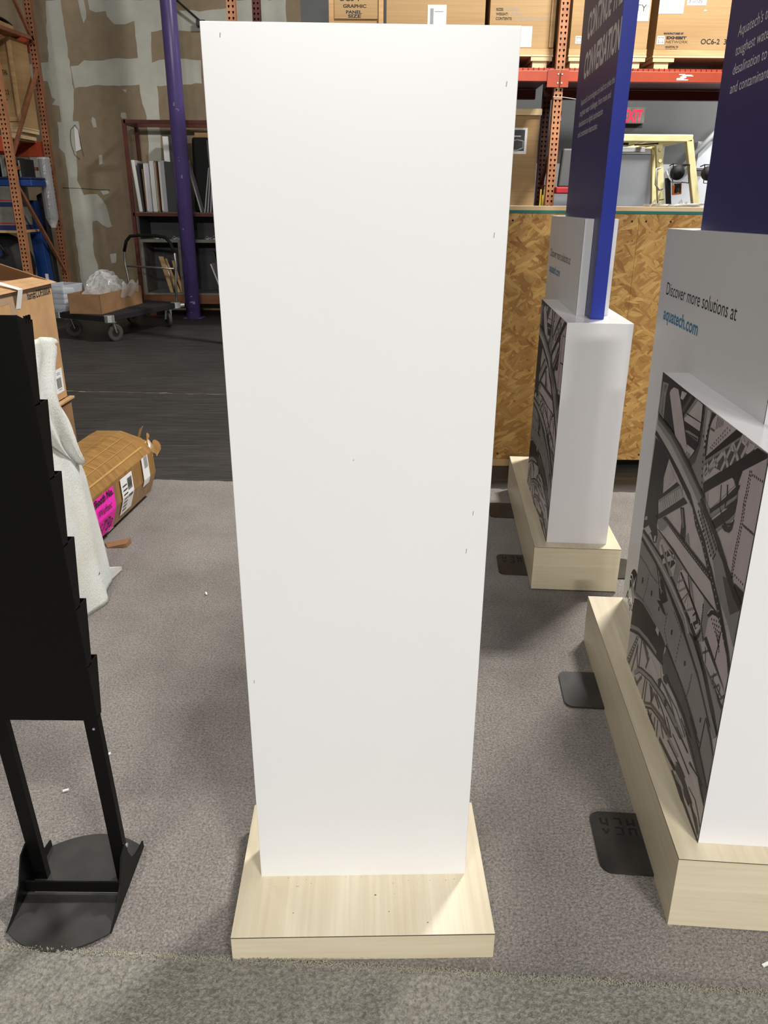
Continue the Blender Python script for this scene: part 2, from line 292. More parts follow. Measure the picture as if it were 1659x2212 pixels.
t_ = thing('wall_strut', 'thin dark steel rod ending in a bracket on the drywall above the slab', 'strut', (-2.7, 12.2, 3.8))
MB().tube([(-3.2, 12.16, 4.42), (-2.87, 12.19, 4.09), (-2.57, 12.22, 3.85)], .014, 8).build('rod', 'blackm', t_); bx('wall_bracket', 'charcoal', t_, -2.62, -2.50, 12.19, 12.298, 3.79, 3.86, .004)
fl = bpy.data.objects['floor']
pts = [(-3.0+.06*i, 6.70-.003*i+rnd.uniform(-.02, .02)) for i in range(32)]
mb = MB()
for (a, b_), (c, d) in zip(pts, pts[1:]): w_ = rnd.choice((.0012, .002, .003, .007))*1.4; mb.flat([(a, b_-w_, -.0052), (c, d-w_, -.0052), (c, d+w_, -.0052), (a, b_+w_, -.0052)])
mb.build('crack', 'crack', fl, kind='stuff')
# ---------------------------------------------------------------- carpets
def strip(xs, ya, yb, z0, z1, nm, mat, label):
    """carpet between two wavering edges"""
    mb = MB(); n = len(xs)
    top = [(x, ya(x), z1) for x in xs]+[(x, yb(x), z1) for x in xs]; bot = [(x, ya(x), z0) for x in xs]+[(x, yb(x), z0) for x in xs]
    mb.add(top+bot, [(i, i+1, n+i+1, n+i) for i in range(n-1)]+[(2*n+i, 2*n+i+1, i+1, i) for i in range(n-1)]+[(n+i, n+i+1, 3*n+i+1, 3*n+i) for i in range(n-1)])
    o = mb.build(nm, mat, None); tag(o, label, 'carpet'); return o
def pw(pts):
    def f(x):
        for (a, b_), (c, d) in zip(pts, pts[1:]):
            if x <= c: return b_+(d-b_)*(x-a)/(c-a)
        return pts[-1][1]
    return f
sf = pw([(-4, 1.38), (-.848, 1.228), (-.389, 1.205), (.05, 1.184), (.823, 1.135), (4, .93)])
ff = pw([(-4, 4.42), (-1.365, 4.364), (-.902, 4.343), (.627, 4.253), (1.393, 4.217), (4, 4.1)])
xs = [-2.9+.03*i for i in range(201)]; jit = {x: rnd.uniform(-.006, .006) for x in xs}; jit2 = {x: rnd.uniform(-.008, .008) for x in xs}
strip(xs, lambda x: sf(x)-.02, lambda x: ff(x)+jit2[x], -.0058, 0, 'carpet', 'carpet', 'large grey carpet piece the stands and cartons rest on')
c2 = strip(xs, lambda x: -.6, lambda x: sf(x)+jit[x], -.0055, .007, 'carpet', 'carpet2', 'greenish grey carpet piece in the foreground with a frayed edge')
mb = MB()
for i in range(9000):                                       # frayed tufts along the cut edge
    x = rnd.uniform(-1.4, 1.5); y = sf(x)+rnd.gauss(-.002, .004); z = rnd.uniform(.002, .0095); a = rnd.uniform(0, 6.28); l = rnd.uniform(.002, .006); r_ = rnd.uniform(.0004, .0010)
    dx, dy, dz = math.cos(a)*l, math.sin(a)*l, rnd.uniform(-.001, .004)
    mb.bar((x, y, z), (x+dx, y+dy, z+dz), r_*2, r_*2)
mb.build('frayed_edge', 'fringe', c2, kind='stuff', keep=True)
for x, y, a in ((-.83, 1.87, .7), (-.9, 1.72, .2), (-.42, 1.02, .4), (-.44, 2.35, 1.2), (.84, 1.2, .3), (-.75, 2.9, 2), (.78, 1.05, 1)):
    f_ = MB().bar((x, y, .004), (x+.016*math.cos(a), y+.016*math.sin(a), .007), .006, .004).build('paper_fleck', 'paper', None)
    tag(f_, 'tiny white fleck of debris lying on grey carpet', 'debris', 'white flecks on the carpet')
s_ = tag(MB().hexa([(-1.33, 3.37, .0), (-1.24, 3.38, .0), (-1.235, 3.43, .0), (-1.36, 3.42, .0)], [(-1.33, 3.37, .004), (-1.24, 3.38, .022), (-1.235, 3.43, .028), (-1.36, 3.42, .006)]).build('cardboard_scrap', 'card_d', None), 'torn brown cardboard scrap on carpet beside the foam sheet', 'scrap')

# ================================================================ tall white sign on its plinth
def lbox(name, mat, p, *a, **k): return bx(name, mat, p, *a, **k)
sg = thing('display_sign', 'tall blank white slab sign standing on a low birch plinth', 'sign', (-.324, 1.202, 0), (0, 0, math.radians(1.6)))
pl = lbox('plinth_front', 'birch_x', sg, 0, .575, 0, .012, .0, .0706, .0006); lbox('plinth_top', 'birch_y', sg, 0, .575, 0, .396, .0712, .0732, .0004)
lbox('plinth_side', 'birch_y', sg, 0, .012, .0125, .396, .0, .0706, .0006); lbox('plinth_side', 'birch_y', sg, .563, .575, .0125, .396, .0, .0706, .0006); lbox('plinth_back', 'birch_x', sg, .0125, .5625, .384, .396, 0, .0706, .0006)
lbox('seam', 'seg', sg, .0003, .5747, -.0003, .0002, .0696, .0713, 0); lbox('plinth_core', 'blackm', sg, .0125, .5625, .0125, .384, .001, .0711, 0)
tl = .0335
MB().hexa([(.0465, .162, .0725), (.5285, .162, .0725), (.5285, .262, .0725), (.0465, .262, .0725)], [(.0465, .162-tl, 1.801), (.5285, .162-tl, 1.801), (.5285, .262-tl, 1.803), (.0465, .262-tl, 1.803)]).build('slab', 'white', sg, bevel=.0012)
mb = MB()
for x, z, l in ((.075, 1.78, .006), (.51, 1.72, .007), (.505, 1.5, .008), (.497, 1.0, .009), (.488, .92, .01), (.27, 1.11, .003), (.06, .62, .008)):
    y = .162-tl*(z-.0725)/1.7285-.0004; mb.flat([(x, y, z), (x+.0012, y, z), (x+.002, y, z+l), (x+.0006, y, z+l)])
mb.build('scuff_marks', 'pale_ink', sg, kind='stuff')

mb = MB()
for i in range(26):
    x, y = .05+.47*rnd.random(), .157-.05*rnd.random()**3; s = rnd.uniform(.0003, .0009)
    mb.box(x-s, x+s, y-s*.7, y+s*.7, .0732, .0734)
for x, y, s in ((.315, .105, .002), (.345, .06, .0012), (.13, .06, .0012), (.43, .03, .0014)): mb.box(x-s, x+s, y-s*.6, y+s*.6, .0732, .0735)
mb.build('dirt_specks', 'dirt', sg, kind='stuff')
# ================================================================ stepped kiosks with a blue fin
ART = '''1k835,1134 461,1131 451,1065 452,1042 472,1011 538,979 632,990 755,1010 832,1018 829,1054
2m822,1109 762,1116 774,1087 769,1015 825,1022 825,1045
2l806,1104 779,1108 782,1071 784,1021 802,1025 801,1063
2s743,1095 734,1105 710,1117 669,1120 626,1088 524,997 544,977 629,991 689,1045
2s636,1123 592,1127 617,1104 640,1103
2g615,1079 561,1129 542,1128 599,1075
2s501,1130 466,1129 451,1123 454,1094 455,1066 581,1059 588,1065
3m587,1071 516,1131 496,1131 576,1068
3k575,1078 451,1086 451,1088 575,1082
2m565,1039 538,1045 456,1051 457,1040 556,1034
3k560,1034 459,1042 459,1046 560,1036
2s534,1011 468,1014 483,996 508,982 533,976 544,977 523,993
3m532,979 514,996 496,996 508,982
2m449,1130 389,1129 393,1093 383,1018 392,1001 384,974 344,926 419,951 492,964 456,990 444,1026 438,1084
3l420,1127 398,1127 400,1074 400,1030 413,1044 418,1090
3g461,1131 438,1131 435,1090 433,1038 455,988 489,964 513,974 470,1006 454,1034 452,1077
3k458,1131 447,1131 445,1086 446,1036 470,1006 506,980 535,973 507,981 476,1007 456,1039 454,1087
3k389,1129 361,1130 379,1113 387,1098 390,1077 387,1026 394,1022 402,1056 396,1099
4k438,1111 444,1111 444,1117 438,1117
4k440,1095 445,1095 445,1100 440,1100
4k442,1079 447,1079 447,1084 442,1084
4k434,1068 439,1068 439,1073 434,1073
4k419,1060 425,1060 425,1066 419,1066
4k405,1052 410,1052 410,1058 405,1058
4k403,1037 408,1037 408,1042 403,1042
4k401,1020 406,1020 406,1026 401,1026
4k398,1004 404,1004 404,1010 398,1010
4k394,989 400,989 400,994 394,994
4k388,973 394,973 394,979 388,979
4k382,958 388,958 388,964 382,964
4k374,944 380,944 380,950 374,950
4k364,932 370,932 370,937 364,937
4k395,1092 400,1092 400,1098 395,1098
4k396,1079 402,1079 402,1085 396,1085
4k399,1066 405,1066 405,1072 399,1072
4k401,1053 407,1053 407,1059 401,1059
4k400,1040 406,1040 406,1046 400,1046
3k349,1129 350,1100 348,1100 347,1129
3k340,1129 341,1104 339,1104 338,1129
3k331,1129 332,1108 330,1108 329,1129
3k322,1129 323,1112 321,1112 320,1129
3k313,1129 314,1116 312,1116 311,1129
3g384,1090 356,1092 356,1096 384,1094
3g280,1118 284,1118 284,1122 280,1122
3g291,1109 295,1109 295,1113 291,1113
3g301,1101 305,1101 305,1105 301,1105
3g312,1092 316,1092 316,1096 312,1096
3g322,1084 326,1084 326,1088 322,1088
3g332,1076 336,1076 336,1080 332,1080
3g343,1067 347,1067 347,1071 343,1071
3g353,1059 357,1059 357,1063 353,1063
3g364,1050 368,1050 368,1054 364,1054
3g263,1118 267,1118 267,1122 263,1122
3g274,1110 278,1110 278,1113 274,1113
3g285,1101 289,1101 289,1105 285,1105
3g297,1093 301,1093 301,1097 297,1097
3g308,1085 312,1085 312,1088 308,1088
3g319,1076 323,1076 323,1080 319,1080
3g331,1068 335,1068 335,1072 331,1072
3g342,1060 346,1060 346,1063 342,1063
3g353,1051 357,1051 357,1055 353,1055
3k388,1023 229,1131 188,1132 198,1125 387,1015
3m387,1015 198,1126 188,1130 189,1125 388,1005
3g388,1005 189,1125 166,1128 110,1127 195,1074 370,968
4l383,1007 389,986 379,984 373,1005
4l333,1040 376,986 368,980 325,1034
4l286,1069 352,1004 344,996 278,1061
4l238,1102 282,1028 274,1022 230,1098
4l191,1132 234,1055 226,1051 183,1128
4l155,1133 183,1088 175,1082 147,1127
4l116,1133 122,1122 114,1118 108,1129
4l373,1007 351,995 345,1005 367,1017
4l327,1033 306,1022 300,1032 321,1043
4l282,1064 243,1040 237,1050 276,1074
4l237,1095 194,1070 188,1080 231,1105
4l180,1122 157,1115 153,1127 176,1134
4s381,979 330,1018 278,1025 366,971
4s198,1116 178,1128 163,1113 193,1115
4s153,1126 111,1129 149,1102 161,1101
4s245,1085 228,1097 214,1087 239,1082
5k376,963 105,1128 57,1130 54,1124 160,1064 363,942
4k363,942 160,1064 171,1037 164,1009 159,984 289,934 171,1015 190,1030 207,1034 355,949
3s355,949 211,1033 195,1032 188,1023 302,929 336,920
5m314,907 163,1013 166,1002 297,905
5k322,913 232,978 177,1025 160,1034 163,1024 174,1010 220,972 310,909
5k290,901 203,967 158,1004 161,974 182,951 260,894
4m262,892 192,944 160,971 161,964 186,941 253,888
6k263,998 251,952 220,929 190,931 162,948 164,952 192,935 218,933 247,954 259,1000
6k228,1011 220,985 223,964 217,964 214,985 222,1013
6k219,918 199,916 176,922 160,938 156,958 162,960 166,940 180,928 199,922 219,924
6k212,924 197,922 180,928 164,941 168,945 182,932 197,928 212,930
4k359,945 341,919 339,921 357,947
4k351,950 336,924 334,924 349,950
4k343,954 331,928 329,928 341,954
4k335,958 326,931 324,931 333,958
4p160,1063 54,1123 52,1091 52,917 52,849 154,855 160,906 159,987 156,1036
5k120,1072 125,1072 125,1077 120,1077
5k120,1065 125,1065 125,1070 120,1070
5k120,1058 125,1058 125,1063 120,1063
5k120,1051 125,1051 125,1056 120,1056
5k120,1044 125,1044 125,1049 120,1049
5k120,1037 125,1037 125,1042 120,1042
5k120,1030 125,1030 125,1035 120,1035
5k121,1023 126,1023 126,1028 121,1028
5k123,1016 128,1016 128,1021 123,1021
5k123,1010 128,1010 128,1014 123,1014
5k122,1002 128,1002 128,1008 122,1008
5k122,996 127,996 127,1001 122,1001
5k121,989 126,989 126,994 121,994
5k120,982 126,982 126,987 120,987
5k120,975 125,975 125,980 120,980
5k120,968 125,968 125,973 120,973
5k120,961 125,961 125,966 120,966
5k121,954 126,954 126,959 121,959
5k121,947 126,947 126,952 121,952
5k122,940 127,940 127,945 122,945
5k122,933 127,933 127,938 122,938
5k123,926 128,926 128,931 123,931
5k123,919 128,919 128,924 123,924
5k124,912 129,912 129,917 124,917
5k124,905 130,905 130,910 124,910
5k125,898 130,898 130,903 125,903
5k126,891 130,891 130,896 126,896
5k125,884 130,884 130,889 125,889
5k125,877 130,877 130,882 125,882
5k124,870 129,870 129,875 124,875
5k124,863 129,863 129,868 124,868
5k124,856 128,856 128,861 124,861
5k123,849 128,849 128,854 123,854
5k123,842 128,842 128,847 123,847
5k112,1074 117,1074 117,1079 112,1079
5k112,1066 117,1066 117,1071 112,1071
5k112,1058 116,1058 116,1063 112,1063
5k112,1050 116,1050 116,1055 112,1055
5k112,1042 116,1042 116,1047 112,1047
5k112,1034 116,1034 116,1039 112,1039
5k113,1026 118,1026 118,1031 113,1031
5k114,1019 119,1019 119,1024 114,1024
5k115,1011 120,1011 120,1016 115,1016
5k114,1003 120,1003 120,1008 114,1008
5k114,995 119,995 119,1000 114,1000
5k113,987 118,987 118,992 113,992
5k112,979 117,979 117,984 112,984
5k112,972 116,972 116,977 112,977
5k112,964 117,964 117,969 112,969
5k112,956 118,956 118,961 112,961
5k113,948 118,948 118,953 113,953
5k114,940 118,940 118,945 114,945
5k114,932 119,932 119,937 114,937
5k114,924 120,924 120,929 114,929
5k115,916 120,916 120,921 115,921
5k116,909 120,909 120,914 116,914
5k116,901 121,901 121,906 116,906
5k116,893 122,893 122,898 116,898
5k116,885 122,885 122,890 116,890
5k116,877 122,877 122,882 116,882
5k116,869 122,869 122,874 116,874
5k116,861 122,861 122,866 116,866
5k116,853 122,853 122,858 116,858
5k116,845 122,845 122,850 116,850
5k104,1070 109,1070 109,1075 104,1075
5k94,1071 99,1071 99,1076 94,1076
5k84,1072 89,1072 89,1077 84,1077
5k75,1072 80,1072 80,1077 75,1077
5k65,1073 70,1073 70,1078 65,1078
5k55,1074 60,1074 60,1079 55,1079
5k105,964 110,964 110,969 105,969
5k99,964 104,964 104,969 99,969
5k93,964 98,964 98,970 93,970
5k88,965 92,965 92,970 88,970
5k82,965 87,965 87,970 82,970
5k76,966 81,966 81,971 76,971
5k70,966 75,966 75,971 70,971
5k65,966 70,966 70,972 65,972
5k59,967 64,967 64,972 59,972
5k53,967 58,967 58,972 53,972
5k104,854 109,854 109,859 104,859
5k93,854 98,854 98,859 93,859
5k82,855 86,855 86,860 82,860
5k70,856 75,856 75,861 70,861
5k59,856 64,856 64,861 59,861
5k102,841 52,846 52,818 98,823
5l826,964 694,952 568,931 458,908 406,889 386,870 314,839 256,820 203,796 161,770 113,740 84,756 148,784 181,803 218,827 254,848 317,874 339,915 436,938 542,961 664,981 811,994
6m820,987 676,975 550,951 442,925 367,904 350,879 297,861 242,834 208,858 235,873 286,894 307,927 406,948 476,969 570,990 676,1005 821,1012
7g820,1002 677,993 565,973 461,952 356,927 393,907 319,895 268,878 255,893 288,907 331,920 343,935 406,948 476,969 570,990 676,1005 821,1012
8k824,1011 690,1003 583,989 487,965 417,948 365,934 377,922 299,899 242,877 181,853 143,832 93,812 52,804 52,822 94,832 117,844 163,863 223,889 283,907 358,930 351,940 408,953 477,972 572,994 678,1009 823,1018
6m242,834 203,796 161,770 98,748 96,747 52,720 52,728 52,794 52,804 93,812 143,832 181,853 208,858
7g168,825 137,800 95,771 52,804 93,812 143,832
8k372,889 379,889 379,896 372,896
8k361,884 368,884 368,891 361,891
8k350,878 357,878 357,886 350,886
8k339,873 346,873 346,880 339,880
8k328,868 335,868 335,875 328,875
8k317,862 324,862 324,870 317,870
8k306,857 313,857 313,864 306,864
8k295,852 302,852 302,859 295,859
8k284,847 291,847 291,854 284,854
8k273,842 280,842 280,849 273,849
8k262,836 269,836 269,844 262,844
8k251,831 258,831 258,838 251,838
8k356,897 363,897 363,904 356,904
8k345,892 352,892 352,900 345,900
8k334,888 342,888 342,895 334,895
8k324,883 331,883 331,890 324,890
8k313,878 320,878 320,885 313,885
8k302,873 310,873 310,880 302,880
8k292,868 299,868 299,876 292,876
8k281,864 288,864 288,871 281,871
8k270,859 277,859 277,866 270,866
8k259,854 266,854 266,862 259,862
8k248,850 256,850 256,857 248,857
8k238,845 245,845 245,852 238,852
8k339,904 346,904 346,912 339,912
8k329,900 336,900 336,907 329,907
8k318,896 326,896 326,903 318,903
8k308,892 315,892 315,899 308,899
8k298,888 305,888 305,895 298,895
8k287,884 294,884 294,891 287,891
8k277,879 284,879 284,886 277,886
8k266,875 274,875 274,882 266,882
8k256,871 263,871 263,878 256,878
8k245,867 253,867 253,874 245,874
8k235,863 242,863 242,870 235,870
8k225,858 232,858 232,866 225,866
8k332,855 320,867 324,869 334,857
8k238,830 225,850 229,852 242,832
6k833,954 705,942 582,917 477,895 422,883 384,854 321,831 268,800 232,781 170,748 148,733 123,715 76,685 52,655 52,678 68,697 104,726 128,742 157,762 211,792 256,820 305,850 371,874 406,889 453,910 569,933 695,953 824,969
7l449,889 453,889 453,893 449,893
7l433,883 437,883 437,887 433,887
7l416,877 420,877 420,881 416,881
7l400,871 404,871 404,875 400,875
7l384,864 388,864 388,868 384,868
7l368,858 372,858 372,862 368,862
7l352,851 356,851 356,855 352,855
7l337,844 341,844 341,848 337,848
7l321,836 325,836 325,840 321,840
7l306,829 310,829 310,833 306,833
7l290,820 294,820 294,824 290,824
7l275,812 279,812 279,816 275,816
7l260,804 264,804 264,808 260,808
7l244,796 248,796 248,800 244,800
7l228,789 232,789 232,793 228,793
7l213,782 217,782 217,786 213,786
7l198,774 202,774 202,778 198,778
7l183,765 187,765 187,769 183,769
7l168,756 172,756 172,760 168,760
7l155,745 159,745 159,749 155,749
7l142,733 146,733 146,737 142,737
7l129,722 133,722 133,726 129,726
7l115,712 119,712 119,716 115,716
7l101,702 105,702 105,706 101,706
7l87,691 91,691 91,695 87,695
7l73,681 77,681 77,685 73,685
4k822,948 747,948 669,931 695,869 682,827 572,898 545,900 722,786 809,735 831,777 825,869
3s667,920 570,900 681,826 680,878
5l627,908 595,901 646,856 639,888
3l706,792 541,895 499,884 697,758
4g684,804 694,767 692,767 682,804
4g670,813 676,777 674,777 666,813
4g654,823 658,788 656,788 650,823
4g638,832 642,799 638,799 636,832
4g624,841 624,809 622,809 620,841
4g608,850 608,819 604,819 606,850
4g594,859 592,829 588,829 592,859
4g580,868 576,839 572,839 576,868
4g566,877 560,848 556,848 562,877
4g552,884 543,858 541,858 550,886
4g538,894 528,866 526,868 536,894
4g525,901 513,875 511,877 523,903
5m709,790 537,895 541,901 713,796
5k727,742 499,883 465,880 485,869 688,749
5k831,738 827,801 767,822 721,797 693,758 700,724 675,706 685,677 707,670 749,684 831,665 834,707
6l830,690 819,706 800,713 799,702
6s822,665 777,694 739,690 767,667
6s705,691 687,699 689,678 705,675
4k515,850 487,820 485,789 455,783 439,789 442,795 451,820 487,860
5m502,851 493,852 465,816 472,810
4m442,803 427,817 401,790 444,786
6s690,737 684,748 650,768 438,773 232,781 195,759 165,738 278,731 447,726 672,718
7m690,737 684,748 650,768 595,767 633,735 667,725
7k650,768 438,773 232,781 255,796 408,790 626,782
7k690,720 551,723 447,726 376,726 276,728 198,732 161,740 268,734 360,731 430,732 516,734 667,725
8l612,770 616,770 616,774 612,774
8l599,771 603,771 603,774 599,774
8l587,771 591,771 591,775 587,775
8l574,772 578,772 578,775 574,775
8l562,772 566,772 566,776 562,776
8l549,773 553,773 553,776 549,776
8l537,773 541,773 541,777 537,777
8l524,774 528,774 528,777 524,777
8l512,774 516,774 516,778 512,778
8l499,775 503,775 503,778 499,778
8l487,775 491,775 491,779 487,779
8l474,776 478,776 478,779 474,779
8l462,776 466,776 466,780 462,780
8l449,776 453,776 453,780 449,780
8l437,777 441,777 441,781 437,781
8l424,777 428,777 428,781 424,781
8l412,778 416,778 416,782 412,782
8l399,778 403,778 403,782 399,782
8l387,779 391,779 391,782 387,782
8l374,779 378,779 378,783 374,783
8l362,780 366,780 366,783 362,783
8l349,780 353,780 353,784 349,784
8l337,781 341,781 341,784 337,784
8l324,781 328,781 328,785 324,785
8l312,782 316,782 316,785 312,785
8l299,782 303,782 303,786 299,786
8l287,783 291,783 291,786 287,786
8l274,783 278,783 278,787 274,787
8l262,784 266,784 266,787 262,787
8l249,784 253,784 253,788 249,788
4m679,715 514,736 376,726 263,735 161,740 144,726 218,635 254,614 320,627 447,618 574,666 679,666
5s645,697 636,711 619,717 549,720 505,719 485,708 490,668 509,655 612,664 642,674
6k621,666 555,717 507,722 485,708 525,672 581,663
7m635,693 515,654 496,665 620,702
7l621,709 480,707 480,713 621,715
7l591,655 500,711 508,723 599,667
7l576,708 568,678 562,680 570,710
7l534,713 528,672 522,672 528,713
5s448,674 443,705 424,719 387,724 350,723 273,733 253,725 245,698 248,670 249,651 274,619 289,613 425,630 449,649
6k441,702 361,684 261,662 256,655 248,661 253,669 346,692 432,709
6m379,720 301,673 298,678 351,726
6k383,722 351,689 300,670 296,674 344,693 378,725
6m450,666 400,700 404,706 454,670
6m434,648 381,687 385,691 438,652
6m373,648 355,689 361,691 379,650
6m370,626 305,670 309,676 374,630
6m443,699 434,627 428,627 437,699
6k407,634 358,688 352,650 350,650 358,692 409,636
6k308,653 290,676 257,656 274,633 294,636
7l312,628 278,656 288,666 320,638
7l276,637 255,653 259,659 280,643
6k310,608 287,610 268,619 253,636 245,655 239,649 245,631 258,612 282,601 307,602
5k219,702 203,725 183,737 159,739 141,733 169,728 190,720 208,703
6l214,707 202,724 178,737 180,741 204,726 218,709
5p211,664 207,700 186,722 159,730 140,730 123,715 76,685 52,653 52,610 118,633 185,644 210,651
6k185,707 190,707 190,712 185,712
6k171,713 176,713 176,718 171,718
6k157,718 162,718 162,723 157,723
6k143,724 148,724 148,729 143,729
6k174,702 180,702 180,707 174,707
6k162,706 168,706 168,711 162,711
6k150,710 156,710 156,715 150,715
6k138,714 144,714 144,719 138,719
6k164,698 169,698 169,703 164,703
6k154,700 159,700 159,705 154,705
6k144,702 149,702 149,707 144,707
6k134,704 139,704 139,709 134,709
6k154,693 159,693 159,698 154,698
6k146,694 151,694 151,699 146,699
6k137,694 142,694 142,699 137,699
6k129,695 134,695 134,700 129,700
6k144,689 149,689 149,694 144,694
6k137,688 142,688 142,693 137,693
6k131,687 136,687 136,692 131,692
6k124,686 129,686 129,691 124,691
6k134,684 139,684 139,689 134,689
6k129,682 134,682 134,687 129,687
6k125,679 130,679 130,684 125,684
6k120,677 125,677 125,682 120,682
6k125,680 130,680 130,685 125,685
6k122,676 127,676 127,681 122,681
6k118,671 123,671 123,676 118,676
6k115,667 120,667 120,672 115,672
6k248,708 254,708 254,714 248,714
6k247,702 253,702 253,708 247,708
6k246,696 251,696 251,701 246,701
6k245,690 250,690 250,695 245,695
6k244,683 250,683 250,689 244,689
6k243,677 249,677 249,682 243,682
6k242,671 248,671 248,676 242,676
6k242,664 247,664 247,670 242,670
6k238,659 244,659 244,665 238,665
6k233,655 239,655 239,661 233,661
6k229,651 234,651 234,657 229,657
6k224,647 230,647 230,652 224,652
6k219,642 225,642 225,648 219,648
6k215,638 220,638 220,644 215,644
6k124,708 130,708 130,713 124,713
6k124,703 130,703 130,708 124,708
6k124,698 130,698 130,703 124,703
6k124,693 130,693 130,698 124,698
6k124,688 130,688 130,693 124,693
6k124,683 130,683 130,688 124,688
6k125,678 130,678 130,682 125,682
6k125,672 130,672 130,677 125,677
6k126,667 131,667 131,672 126,672
6k126,662 131,662 131,667 126,667
6k127,657 132,657 132,662 127,662
6k127,652 132,652 132,657 127,657
6k128,647 133,647 133,652 128,652
6k128,642 133,642 133,647 128,647
6k129,637 134,637 134,642 129,642
6k129,632 134,632 134,637 129,637
6k213,646 131,629 52,614 119,636 200,659
6k200,598 109,584 52,565 52,577 96,587 190,599
5l211,643 53,609 55,575 193,595 210,613
6g205,609 174,634 178,638 209,613
6g136,589 105,618 109,622 140,593
6g111,579 83,605 87,609 115,583
6g76,569 50,600 54,604 80,573
6g124,591 63,588 63,594 124,597
6g83,607 82,573 76,573 77,607
6g199,632 183,600 177,602 193,634
6g126,612 127,583 121,583 120,612
4m236,624 193,595 52,564 52,507 129,551 211,574
6k833,651 717,657 619,661 492,650 367,631 319,623 260,602 195,575 148,547 111,525 53,500 52,512 87,538 121,556 166,583 237,616 300,634 346,640 476,660 608,670 705,666 822,665
5m834,636 707,636 604,632 485,622 361,606 337,586 266,567 212,552 154,524 98,497 69,480 52,501 111,525 148,547 195,575 260,602 319,623 367,631 492,650 619,661 717,657 833,651
6l833,641 710,642 609,641 484,633 360,617 323,595 313,601 351,624 480,641 612,647 712,647 834,646
6k833,622 701,625 632,623 507,608 391,587 330,572 259,553 204,537 154,514 98,487 94,494 149,520 200,546 252,563 322,581 372,602 490,618 603,630 698,636 833,634
6k282,601 214,580 160,559 151,564 201,588 269,609
3m835,617 701,625 632,623 507,608 379,589 330,572 259,553 204,537 154,514 95,491 54,441 52,358 128,398 173,413 219,428 282,448 354,461 463,476 525,477 588,471 745,461 835,450 827,448 834,539
5k442,523 444,535 434,542 431,530 436,523
5k313,511 315,522 306,528 303,517 308,511
5k157,459 159,469 152,475 149,465 153,459
5k772,511 773,526 761,533 757,519 762,510
5k664,523 666,536 653,543 652,529 655,523
5k575,520 577,532 566,538 566,525
5g824,571 830,571 830,577 824,577
5g812,572 818,572 818,578 812,578
5g799,573 805,573 805,579 799,579
5g787,573 793,573 793,579 787,579
5g775,574 781,574 781,580 775,580
5g763,575 769,575 769,581 763,581
5g750,575 756,575 756,581 750,581
5g738,576 744,576 744,582 738,582
5g726,575 732,575 732,581 726,581
5g714,574 720,574 720,580 714,580
5g701,574 707,574 707,580 701,580
5g689,573 695,573 695,579 689,579
5g677,575 683,575 683,581 677,581
5g665,576 671,576 671,582 665,582
5g653,578 659,578 659,584 653,584
5g640,579 646,579 646,585 640,585
5g628,581 634,581 634,587 628,587
5g616,582 622,582 622,588 616,588
5g817,446 823,446 823,452 817,452
5g803,449 809,449 809,455 803,455
5g788,452 794,452 794,458 788,458
5g774,455 780,455 780,461 774,461
5g760,458 766,458 766,464 760,464
5g746,461 752,461 752,467 746,467
5g731,463 737,463 737,469 731,469
5g717,465 723,465 723,471 717,471
5g702,466 708,466 708,472 702,472
5g688,468 694,468 694,474 688,474
5g674,470 680,470 680,476 674,476
5g659,471 665,471 665,477 659,477
5g645,473 651,473 651,479 645,479
5g630,474 636,474 636,480 630,480
5g706,562 712,562 712,568 706,568
5g707,550 713,550 713,556 707,556
5g708,538 714,538 714,544 708,544
5g710,526 716,526 716,532 710,532
5g714,514 720,514 720,520 714,520
5g718,503 724,503 724,509 718,509
5g723,491 729,491 729,497 723,497
5g727,480 733,480 733,486 727,486
5g732,469 738,469 738,475 732,475
5g494,550 500,550 500,556 494,556
5g495,538 501,538 501,544 495,544
5g495,527 501,527 501,533 495,533
5g496,515 501,515 501,521 496,521
5g496,503 502,503 502,509 496,509
5g489,496 495,496 495,502 489,502
5g478,491 484,491 484,497 478,497
5g468,486 474,486 474,492 468,492
5g457,481 463,481 463,487 457,487
5g447,476 453,476 453,482 447,482
5g435,474 441,474 441,480 435,480
5g424,472 430,472 430,478 424,478
5g412,471 418,471 418,477 412,477
5g400,469 406,469 406,475 400,475
5g389,467 395,467 395,473 389,473
5g377,465 383,465 383,471 377,471
5g366,464 372,464 372,470 366,470
5g354,463 360,463 360,469 354,469
5g342,462 348,462 348,468 342,468
5g331,460 337,460 337,466 331,466
5g319,459 325,459 325,465 319,465
5g308,458 314,458 314,464 308,464
5g296,457 302,457 302,463 296,463
5g284,456 290,456 290,462 284,462
5g273,453 279,453 279,459 273,459
5g262,451 268,451 268,457 262,457
5g250,448 256,448 256,454 250,454
5g239,445 245,445 245,451 239,451
5g228,442 234,442 234,448 228,448
5g216,440 222,440 222,446 216,446
5g205,436 211,436 211,442 205,442
5g195,431 201,431 201,437 195,437
5g184,426 190,426 190,432 184,432
5g173,421 179,421 179,427 173,427
5g437,584 443,584 443,590 437,590
5g424,582 430,582 430,588 424,588
5g411,580 417,580 417,586 411,586
5g398,578 404,578 404,584 398,584
5g385,576 391,576 391,582 385,582
5g372,574 378,574 378,580 372,580
5g362,571 368,571 368,577 362,577
5g364,558 370,558 370,564 364,564
5g366,545 372,545 372,551 366,551
5g368,532 374,532 374,538 368,538
5g370,519 376,519 376,525 370,525
5g371,506 377,506 377,512 371,512
5g372,493 378,493 378,499 372,499
5g373,480 379,480 379,486 373,486
5g249,519 255,519 255,525 249,525
5g250,510 256,510 256,516 250,516
5g251,500 257,500 257,506 251,506
5g252,491 258,491 258,497 252,497
5g253,481 259,481 259,487 253,487
5g255,472 261,472 261,478 255,478
5g258,463 264,463 264,469 258,469
5g260,454 266,454 266,460 260,460
5k648,622 623,621 554,611 505,588 543,559 582,557 612,600
